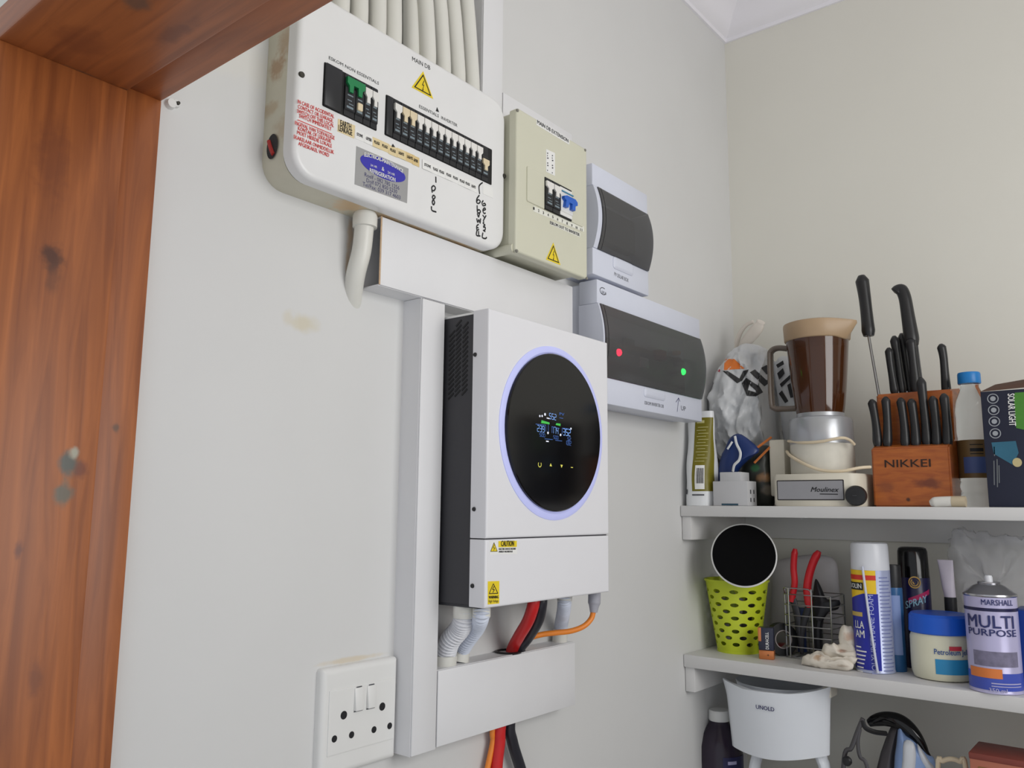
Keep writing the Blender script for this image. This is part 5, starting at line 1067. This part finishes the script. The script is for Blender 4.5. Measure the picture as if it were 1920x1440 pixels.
# ---- foam can
fc = WZ(1642, 1258, S2); fr = 0.0335; zf = lambda py: zat(1638, py, fc.y)
fo = thing('spray_can', 'tall white foam spray can with a blue and yellow label and straw', 'spray can', (fc.x, fc.y, S2))
mat('can_white', (216, 218, 224), 0.3, var=0.03); mat('can_silverblue', (176, 184, 214), 0.3, metal=0.2, var=0.05); mat('can_blue', (36, 44, 156), 0.3, var=0.05); mat('can_yellow', (236, 196, 40), 0.35, var=0.04); mat('can_red', (206, 52, 36), 0.4); mat('rim_steel', (186, 186, 190), 0.25, metal=1.0)
b = B(); lathe(b, (fc.x, fc.y, 0), [(fr-0.001, S2), (fr+0.0008, S2+0.001), (fr+0.0008, S2+0.003), (fr, S2+0.0045), (fr, zf(1068)), (fr-0.003, zf(1064))], 48); part('body', b, 'can_silverblue', fo)
b = B(); lathe(b, (fc.x, fc.y, 0), [(fr-0.0002, zf(1069)), (fr, zf(1066)), (fr-0.0008, zf(1024)), (fr-0.002, zf(1019)), (fr-0.005, zf(1017)), (0.0002, zf(1016.5))], 48); part('cap', b, 'can_white', fo)
b = B(); sector(b, fc, [(fr, zf(1128)), (fr, zf(1068))], -110, 14); y_ = part('yellow_band', b, 'can_yellow', fo)
b = B(); sector(b, fc, [(fr, zf(1086)), (fr, zf(1077))], -110, 14, t=0.0009); part('red_stripe', b, 'can_red', y_)
b = B(); f0 = face_angle(fc); rows_ = []
for j in range(9):
    pz = [S2+0.006+(zf(1110)-S2-0.006)*j/8]
    rows_.append([Vector((fc.x+(fr+0.0007)*math.sin(f0+math.radians(-110+128*i/24)), fc.y-(fr+0.0007)*math.cos(f0+math.radians(-110+128*i/24)), pz[0] if j < 8 else (zf(1128)+(zf(1111)-zf(1128))*min(1, (i/24)*1.5)))) for i in range(25)])
ring_faces(b, rows_, closed=False); bl_ = part('blue_panel', b, 'can_blue', fo)
b = B(); sector(b, fc, [(fr, zf(1105)), (fr, zf(1091))], -110, -24, t=0.0011); part('black_tag', b, 'ink_black', y_)
b = B(); text_cyl(b, 'DOLIN', fc, fr+0.0004, zf(1102), -82, 0.031, 0.0085, bold=0.0004)
part('lettering', b, 'paper_white', y_, smooth=0)
b = B(); text_cyl(b, 'LLA', fc, fr+0.0002, zf(1176), -62, 0.020, 0.0130, bold=0.0006); text_cyl(b, 'AM', fc, fr+0.0002, zf(1193), -62, 0.020, 0.0130, bold=0.0006)
for i in range(7): sector(b, fc, [(fr, zf(1212+i*7.5)), (fr, zf(1209.5+i*7.5))], -62, -40+(i*17 % 20), 6, t=0.0012)
part('lettering', b, 'paper_white', bl_, smooth=0)
b = B(); text_cyl(b, 'POLYURETHANE FOAM', fc, fr+0.0002, zf(1258), 4, zf(1113)-zf(1258), 0.0085, bold=0.0003, vertical=True); part('lettering', b, mat('ink_lilac', (170, 176, 226), 0.5), bl_, smooth=0)
b = B(); sector(b, fc, [(fr, zf(1154)), (fr, zf(1146))], -100, -30, t=0.0011); part('gold_tag', b, mat('tag_gold', (196, 170, 96), 0.5), bl_)
b = B()
for i in range(26): sector(b, fc, [(fr, zf(1082+i*6.8)), (fr, zf(1080+i*6.8))], 24, 55+(i*11 % 15), 8, t=0.0006)
part('small_print', b, mat('print_blue', (120, 128, 176), 0.5), fo)
b = B(); q5 = [(1617, 1062), (1622, 1100), (1630, 1160), (1640, 1225), (1646, 1262)]; tube(b, [WY(x, y, fc.y-fr-0.003) for x, y in q5], 0.0022, 8, 6); part('straw', b, mat('straw_white', (206, 210, 226), 0.35), fo)
# ---- slim blue can behind
sc = Vector((shelf_x(1678, 1160, -0.190), -0.190, S2)); zf2 = lambda py: zat(1676, py, -0.190)
sl = thing('spray_can', 'slim blue spray can with a black cap half hidden behind the foam can', 'spray can', sc)
b = B(); lathe(b, (sc.x, sc.y, 0), [(0.0155, S2), (0.0158, S2+0.002), (0.0158, zf2(1104)), (0.0150, zf2(1100))], 32); part('body', b, mat('can_teal', (44, 96, 146), 0.3, var=0.15, scale=80), sl)
b = B(); lathe(b, (sc.x, sc.y, 0), [(0.0152, zf2(1105)), (0.0150, zf2(1064)), (0.0140, zf2(1059)), (0.0002, zf2(1058.5))], 32); part('cap', b, 'black_plastic', sl)
b = B(); sector(b, sc, [(0.0158, zf2(1225)), (0.0158, zf2(1115))], -20, 40, 8); part('pale_panel', b, mat('can_paleblue', (140, 160, 206), 0.4), sl)
# ---- black body-spray can
kc = Vector((shelf_x(1718, 1160, -0.120), -0.120, S2)); zf3 = lambda py: zat(1716, py, -0.120); kr = 0.0280
bk = thing('spray_can', 'dark navy spray can with a black cap and gold emblem', 'spray can', kc)
mat('can_navy', (26, 24, 66), 0.3, var=0.1)
b = B(); lathe(b, (kc.x, kc.y, 0), [(kr, S2), (kr+0.0005, S2+0.003), (kr, zf3(1082)), (kr-0.001, zf3(1080))], 40); bd = part('body', b, 'can_navy', bk)
b = B(); lathe(b, (kc.x, kc.y, 0), [(kr, zf3(1082)), (kr-0.0003, zf3(1078)), (kr-0.0015, zf3(1034)), (kr-0.0035, zf3(1028)), (kr-0.008, zf3(1025.5)), (0.0002, zf3(1025))], 40); part('cap', b, 'black_gloss', bk)
fk = cyl_fn(kc, kr+0.0008, zf3(1090))
b = B(); b.faces.new([b.verts.new(fk(0.001+0.0108*math.cos(a), 0.0112*math.sin(a))) for a in [2*math.pi*i/24 for i in range(24)]]); em = part('emblem', b, mat('gold', (178, 142, 74), 0.35, metal=0.4), bd)
fk2 = cyl_fn(kc, kr+0.0014, zf3(1090)); b = B()
for r in (0.0088, 0.0052):
    for i in range(24):
        a, a2 = 2*math.pi*i/24, 2*math.pi*(i+1)/24; b.faces.new([b.verts.new(fk2(0.001+rr_*math.cos(q_), rr_*math.sin(q_))) for rr_, q_ in ((r, a), (r, a2), (r-0.0014, a2), (r-0.0014, a))])
part('emblem_ring', b, 'can_navy', bd)
fk3 = cyl_fn(kc, kr+0.0007, zf3(1120)); b = B(); vs = [[b.verts.new(fk3(u, (u*0.42)+d)) for u in [-0.012+0.042*i/12 for i in range(13)]] for d in (-0.004, 0.005)]
for i in range(12): b.faces.new((vs[0][i], vs[0][i+1], vs[1][i+1], vs[1][i]))
part('ribbon', b, mat('magenta', (180, 40, 96), 0.4), bd)
b = B(); tb = B(); text_map(tb, 'SPRAY', lambda u, v: fk3(-0.018+u, -0.020+u*0.36+v), 0.040, 0.0135, bold=0.0006); merge(b, tb); part('lettering', b, mat('ink_sky', (150, 196, 220), 0.4), bd, smooth=0)
# ---- petroleum jelly jar
jc2 = Vector((shelf_x(1767, 1250, -0.207), -0.207, S2)); zf4 = lambda py: zat(1766, py, -0.207-0.045)
jr = 0.0500
jl = thing('cosmetic_jar', 'pale petroleum jelly jar with a bright blue screw lid', 'jar', jc2)
b = B(); lathe(b, (jc2.x, jc2.y, 0), [(jr-0.012, S2), (jr-0.004, S2+0.002), (jr-0.0005, S2+0.012), (jr, S2+0.03), (jr-0.0005, zf4(1200)), (jr-0.004, zf4(1190))], 56); jb = part('body', b, mat('jelly_pale', (222, 220, 196), 0.3, var=0.04, scale=20), jl)
b = B(); lathe(b, (jc2.x, jc2.y, 0), [(jr-0.001, zf4(1192)), (jr+0.0008, zf4(1190)), (jr-0.0005, zf4(1160)), (jr-0.004, zf4(1155)), (0.0002, zf4(1154))], 56); part('lid', b, mat('lid_blue', (24, 92, 206), 0.35, var=0.05), jl)
b = B(); sector(b, jc2, [(jr, zf4(1264)), (jr+0.0003, zf4(1236))], -12, 68, 20); part('blue_band', b, mat('band_cyan', (44, 140, 190), 0.4), jb)
b = B(); text_cyl(b, 'Petroleum Jelly', jc2, jr+0.0002, zf4(1227), -13, 0.062, 0.0090, bold=0.0003); part('lettering', b, mat('ink_blue', (44, 84, 150), 0.5), jb, smooth=0)
b = B(); sector(b, jc2, [(jr, zf4(1219)), (jr, zf4(1211))], 14, 38, 10, t=0.0009); part('red_logo', b, mat('logo_red', (204, 60, 74), 0.5), jb)
# ---- multi purpose spray
mc = Vector((shelf_x(1862, 1200, -0.262), -0.262, S2)); mr = 0.0390; zf5 = lambda py: zat(1860, py, -0.262-mr)
ms = thing('spray_can', 'short lilac and blue multi purpose spray can with a white nozzle', 'spray can', mc)
mat('can_lilac', (186, 182, 216), 0.28, metal=0.15, var=0.03)
b = B(); lathe(b, (mc.x, mc.y, 0), [(mr-0.001, S2), (mr+0.001, S2+0.001), (mr+0.001, S2+0.003), (mr, S2+0.005), (mr, zf5(1120))], 56); mb_ = part('body', b, 'can_lilac', ms)
b = B(); lathe(b, (mc.x, mc.y, 0), [(mr, zf5(1121)), (mr+0.0012, zf5(1119)), (mr+0.0008, zf5(1116)), (mr-0.004, zf5(1112)), (0.024, zf5(1102)), (0.0165, zf5(1098)), (0.0175, zf5(1096)), (0.0165, zf5(1094)), (0.006, zf5(1094))], 56); part('dome', b, 'rim_steel', ms)
b = B(); lathe(b, (mc.x, mc.y, 0), [(0.0062, zf5(1096)), (0.0062, zf5(1086)), (0.0050, zf5(1082)), (0.0002, zf5(1081))], 20); part('nozzle', b, 'can_white', ms)
b = B(); sector(b, mc, [(mr, zf5(1147)), (mr, zf5(1141))], -100, 100, 36); part('dark_band', b, 'can_navy', mb_)
b = B(); sector(b, mc, [(mr, S2+0.006), (mr, zf5(1262))], -100, 100, 36); part('blue_base', b, mat('can_royal', (66, 84, 178), 0.3, var=0.06), mb_)
b = B(); sector(b, mc, [(mr, zf5(1272)), (mr, zf5(1270)), (mr, zf5(1256)), (mr, zf5(1254))], -62, 14, 18, t=0.0009); part('orange_flash', b, mat('flash_orange', (218, 124, 62), 0.4), mb_)
b = B(); sector(b, mc, [(mr, zf5(1250)), (mr, zf5(1222))], -48, 56, 22); part('picture_band', b, mat('pic_grey', (120, 116, 140), 0.4, var=0.5, scale=90), mb_)
b = B(); text_cyl(b, 'MARSHALL', mc, mr+0.0002, zf5(1135), -20, 0.050, 0.0088, bold=0.0003); text_cyl(b, 'MULTI', mc, mr+0.0002, zf5(1178), -60, 0.076, 0.0195, bold=0.0010); text_cyl(b, 'PURPOSE', mc, mr+0.0002, zf5(1193), -60, 0.080, 0.0105, bold=0.0006); part('lettering', b, mat('ink_indigo', (44, 50, 104), 0.5), mb_, smooth=0)
b = B(); text_cyl(b, '350 ml', mc, mr+0.0006, zf5(1297), -16, 0.026, 0.0058, bold=0.0003); sector(b, mc, [(mr, zf5(1282)), (mr, zf5(1280))], -10, 60, 12, t=0.001); sector(b, mc, [(mr, zf5(1287)), (mr, zf5(1285.5))], -10, 60, 12, t=0.001); part('lettering', b, 'can_lilac', mb_, smooth=0)
# ---- white tube
tcn = WY(1775, 1085, -0.125); tu = thing('squeeze_tube', 'white squeeze tube standing on a black cap behind the jar', 'tube', (tcn.x, -0.125, S2))
zt5 = lambda py: zat(1775, py, -0.125)
b = B(); ring_faces(b, [[Vector((tcn.x+ox+w*math.cos(a), -0.125+d*math.sin(a), z)) for a in [2*math.pi*i/24 for i in range(24)]] for z, w, d, ox in ((zt5(1120), 0.0095, 0.0095, 0.004), (zt5(1100), 0.0110, 0.009, 0.002), (zt5(1062), 0.0128, 0.003, 0), (zt5(1050), 0.0135, 0.0008, -0.001))]); part('tube', b, mat('tube_lilac', (208, 200, 212), 0.4), tu)
b = B(); lathe(b, (tcn.x+0.004, -0.125, 0), [(0.011, S2), (0.0115, S2+0.003), (0.0105, zt5(1120)), (0.0098, zt5(1119))], 24); part('cap', b, 'black_plastic', tu)
# ---- clear plastic bag
mat('clear_film', (240, 240, 242), 0.12, var=0.02)
_n = MATS['clear_film'].node_tree; _t = _n.nodes.new('ShaderNodeBsdfTransparent'); _t.inputs['Color'].default_value = (0.93, 0.93, 0.93, 1); _m = _n.nodes.new('ShaderNodeMixShader'); _m.inputs['Fac'].default_value = 0.30
_n.links.new(_t.outputs[0], _m.inputs[1]); _n.links.new(_n.nodes['Principled BSDF'].outputs[0], _m.inputs[2]); _n.links.new(_m.outputs[0], _n.nodes['Material Output'].inputs['Surface'])
Yk = -0.075
o = [WY(x, y, Yk) for x, y in ((1784, 996), (1850, 1001), (1935, 1014), (1960, 1100))]; o += [Vector((o[3].x, Yk, S2+0.002)), Vector((o[0].x+0.01, Yk, S2+0.002)), WY(1788, 1110, Yk)]
b = B(); pillow(b, o, (0, -1, 0), 0.045, 0.6, 10, 0.010, 11, sub=8); solo('plastic_bag', b, 'clear_film', 'crinkled clear plastic bag behind the spray cans', 'plastic bag', (o[5].x+0.05, Yk, S2), smooth=60)
# ---- blue tin at the right
x0 = shelf_x(1902, 1200, -0.215); b = bx(x0, x0+0.075, -0.215, -0.14, S2, zat(1910, 1143, -0.215), bev=0.005); solo('blue_box', b, mat('tin_blue', (30, 64, 150), 0.35, var=0.06), 'plain bright blue box partly hidden behind the multi purpose can', 'box', (x0+0.037, -0.18, S2))

# ================================================================== lower shelf
c = Vector((shelf_x(1350, 1400, -0.185), -0.185, S3)); zl_ = lambda py: zat(1348, py, -0.185)
bt_ = thing('medicine_bottle', 'dark purple-brown plastic bottle with a white screw cap', 'bottle', c)
b = B(); lathe(b, (c.x, c.y, 0), [(0.040, S3), (0.0455, S3+0.005), (0.0465, zl_(1420)), (0.0455, zl_(1395)), (0.036, zl_(1372)), (0.022, zl_(1356)), (0.0185, zl_(1350)), (0.0185, zl_(1346))], 44); part('body', b, mat('bottle_dark', (44, 34, 50), 0.25, var=0.1), bt_)
b = B(); lathe(b, (c.x, c.y, 0), [(0.0205, zl_(1350)), (0.0215, zl_(1348)), (0.0213, zl_(1333)), (0.0200, zl_(1330.5)), (0.0002, zl_(1330))], 36); part('cap', b, 'plastic_white', bt_)
b = B(); sector(b, c, [(0.0466, S3+0.02), (0.0466, zl_(1408))], 6, 80, 16); lb = part('print_panel', b, mat('bottle_label', (40, 40, 80), 0.4), bt_)
b = B()
for i in range(6): sector(b, c, [(0.0466, zl_(1431.5+i*5.4)), (0.0466, zl_(1428.5+i*5.4))], 10, 40+(i*9 % 14), 8, t=0.001)
sector(b, c, [(0.0466, zl_(1421)), (0.0466, zl_(1415))], 18, 42, 8, t=0.001); part('small_print', b, 'can_lilac', lb)
# ---- white appliance
Yu = -0.255
def zu(x, y, Y=Yu): return WY(1260+x*0.17708, 1220+y*0.17708, Y)
un = thing('kitchen_appliance', 'white plastic kitchen appliance with a curved front and flared top rim', 'appliance', (zu(1100, 900).x, -0.2, S3))
mat('appliance_white', (224, 228, 234), 0.28, var=0.015)
L0, L1_, R0_ = zu(545, 400).x, zu(600, 900).x, zu(1665, 900).x
def edge(t):                                     # left/right edge, t 0 bottom .. 1 top
    l = zu(640, 1005).x+(zu(590, 490).x-zu(640, 1005).x)*min(1, t/0.72)+(zu(545, 330).x-zu(590, 490).x)*max(0, (t-0.72)/0.28)**1.3
    r = zu(1660, 1110).x+(zu(1668, 500).x-zu(1660, 1110).x)*min(1, t/0.72)+(0.004)*max(0, (t-0.72)/0.28)
    return l, r
NX, NT = 28, 16; rings = []; back = []
for j in range(NT+1):
    t = j/NT; l, r = edge(t); row = []; rb = []
    for i in range(NX+1):
        s = i/NX; bul = math.sin(math.pi*s)
        ztop = (zu(600, 296).z*(1-min(1, s*4))+zu(850, 385).z*min(1, s*4)) if s < 0.25 else zu(850, 385).z+(zu(1100, 405).z-zu(850, 385).z)*min(1, (s-0.25)*3)+(zu(1640, 372).z-zu(1100, 405).z)*max(0, (s-0.58)/0.42)**2
        zbot = zu(640, 1005).z*(1-s)+zu(1660, 1110).z*s-0.010*bul
        z = zbot+(ztop-zbot)*t
        row.append(Vector((l+(r-l)*s, Yu-0.034*bul**0.8-0.004*t, z))); rb.append(Vector((l+(r-l)*s, Yu+0.006-0.030*bul**0.8-0.004*t, z)))
    rings.append(row+rb[::-1])
b = B(); ring_faces(b, rings); part('front_shell', b, 'appliance_white', un, smooth=50)
b = B(); cxu = zu(1150, 600, -0.17).x; ztu = zu(1150, 330, -0.17).z
lathe(b, (cxu, -0.170, 0), [(0.070, zu(600, 1000).z), (0.078, ztu-0.03), (0.086, ztu), (0.0845, ztu+0.001), (0.076, ztu-0.028), (0.02, ztu-0.06)], 48); part('bowl', b, 'appliance_white', un, smooth=50)
for pts in (((900, 1020), (905, 1100), (870, 1300)), ((1560, 1080), (1590, 1160), (1620, 1300))):
    p = [zu(x, y, Yu+0.02) for x, y in pts]; e_ = p[2]+(p[2]-p[1])*0.5; e_.z = S3; b = B(); tube(b, [p[0], p[1], p[2], Vector((p[2].x, p[2].y, S3+0.003))], 0.010, 14, 6, flat=((0, 1, 0), 1.6)); part('leg', b, 'appliance_white', un)
b = B(); text_map(b, 'UNOLD', lambda u, v: Vector((zu(975, 575).x+u, Yu-0.0395, zu(975, 575).z+v)), zu(1165, 585).x-zu(975, 575).x, 0.0072, bold=0.0005); part('lettering', b, mat('ink_deepblue', (40, 40, 96), 0.5), un, smooth=0)
b = B(); rr(b, BW, zu(1600, 440).x, zu(1692, 440).x, zu(1640, 495).z, zu(1640, 385).z, 0.003, soft(-Yu-0.03, -Yu+0.004, 0.002, 2)); part('latch', b, 'aged_white', un)
# ---- iron
Yi = -0.17
def zi(x, y, Y=Yi): return WY(1540+x*0.19792, 1240+y*0.19792, Y)
ir = thing('steam_iron', 'blue and white steam iron standing on end with a black curved handle', 'iron', (zi(800, 1000).x, Yi, S3))
def down(P): return Vector((P.x, P.y, S3+0.002))
b = B(); o = [zi(738, 585), zi(800, 690), zi(880, 735), zi(1000, 870), zi(1095, 1011), zi(1130, 1200), zi(660, 1200), zi(690, 1000), zi(712, 780)]; o[5] = down(o[5]); o[6] = down(o[6])
pillow(b, o, (0.15, -1, 0), 0.026, 1.0, 6); part('body', b, mat('iron_blue', (150, 178, 226), 0.2, var=0.04), ir, smooth=60)
b = B(); o = [zi(790, 730), zi(880, 745), zi(905, 900), zi(880, 1100), zi(765, 1100), zi(775, 900)]; pillow(b, [p+Vector((0.004, -0.021, 0)) for p in o], (0.15, -1, 0), 0.009, 0.6, 4); part('white_panel', b, 'appliance_white', ir, smooth=60)
b = B(); o = [zi(905, 760), zi(1000, 900), zi(1080, 1011), zi(1020, 1040), zi(930, 890)]; pillow(b, [p+Vector((0.004, -0.014, 0)) for p in o], (0.15, -1, 0), 0.010, 0.6, 4); part('white_panel', b, 'appliance_white', ir, smooth=60)
b = B(); o = [zi(655, 625, Yi+0.02), zi(725, 578, Yi+0.02), zi(745, 610, Yi+0.02), zi(700, 1000, Yi+0.02), zi(680, 1250, Yi+0.02), zi(430, 1250, Yi+0.02), zi(530, 1000, Yi+0.02)]; o[4] = down(o[4]); o[5] = down(o[5]); pillow(b, o, (-0.2, -1, 0), 0.012, 1.0, 4); part('soleplate', b, mat('sole_grey', (92, 88, 90), 0.35, metal=0.5), ir, smooth=60)
b = B(); tube(b, [zi(452, 585), zi(510, 560), zi(600, 545), zi(710, 560), zi(800, 610), zi(880, 690), zi(945, 780), zi(1005, 880), zi(1060, 985)], lambda t: 0.0045+0.0095*math.sin(math.pi*min(1, t*1.1+0.06))**0.8, 16, 8); part('handle', b, 'black_gloss', ir)
# ---- folding tongs
Yt = -0.235
tg = thing('kitchen_tongs', 'grey hinged kitchen tongs leaning beside the steam iron', 'tongs', down(zi(220, 1100, Yt)))
mat('tong_grey', (92, 90, 92), 0.3, metal=0.7)
b = B(); tube(b, [zi(395, 540, Yt), zi(345, 660, Yt), zi(285, 820, Yt), zi(215, 930, Yt), down(zi(160, 1200, Yt))], 0.0042, 10, 6, flat=((0, 1, 0), 0.5)); part('arm', b, 'tong_grey', tg)
b = B(); tube(b, [zi(385, 560, Yt), zi(420, 630, Yt), zi(500, 668, Yt+0.01), zi(610, 684, Yt+0.03)], 0.0046, 10, 6, flat=((0, 1, 0), 0.5)); part('strap', b, 'black_plastic', tg)
b = B(); tube(b, [zi(365, 640, Yt), zi(345, 760, Yt), zi(365, 900, Yt), zi(440, 1040, Yt), down(zi(470, 1200, Yt))], 0.0036, 10, 6, flat=((0, 1, 0), 0.5)); part('arm', b, 'tong_grey', tg)
P = zi(250, 940, Yt-0.006); b = B(); lathe(b, P, [(0.007, 0), (0.0085, 0.002), (0.0085, 0.006), (0.006, 0.009), (0.0002, 0.0095)], 20, (0, -1, 0)); part('pivot', b, 'black_plastic', tg)
# ---- white cord loop
Yl = -0.215
b = B(); tube(b, [down(zi(1090, 1200, Yl)), zi(1105, 1000, Yl), zi(1150, 945, Yl), zi(1230, 925, Yl), zi(1310, 950, Yl), zi(1368, 1010, Yl), down(zi(1390, 1200, Yl))], 0.0042, 10, 8); solo('cord', b, 'cord_cream', 'loop of pale cord between the iron and the wooden box', 'cord', down(zi(1230, 1200, Yl)))
# ---- wooden box
Yx = -0.275; zx1 = zi(1420, 862, Yx).z; xa = zi(1402, 900, Yx).x
wbx = thing('wooden_box', 'reddish-brown wooden box with a framed ochre front panel', 'box', (xa+0.06, Yx+0.04, S3))
mat('box_redwood', (128, 62, 52), 0.45, var=0.12, scale=25); mat('box_rose', (176, 108, 86), 0.5, var=0.08)
part('lid', bx(xa-0.001, xa+0.135, Yx-0.001, Yx+0.085, zx1-0.010, zx1, bev=0.0015), 'box_redwood', wbx)
part('carcass', bx(xa, xa+0.134, Yx, Yx+0.084, S3, zx1-0.009, bev=0.001), 'box_rose', wbx)
part('front_panel', bx(xa+0.012, xa+0.122, Yx-0.0015, Yx+0.002, S3+0.012, zx1-0.020, bev=0.0006), spotted('panel_ochre', (150, 112, 58), [(zi(1640, 980, Yx), (0.012, 0.02, 0.02), (92, 84, 50), 0.8), (zi(1800, 990, Yx), (0.014, 0.02, 0.02), (170, 136, 70), 0.6)], 0.5, 0.15, 60), wbx)

MATS['disc_black'].node_tree.nodes['Principled BSDF'].inputs['Specular IOR Level'].default_value = 0.12
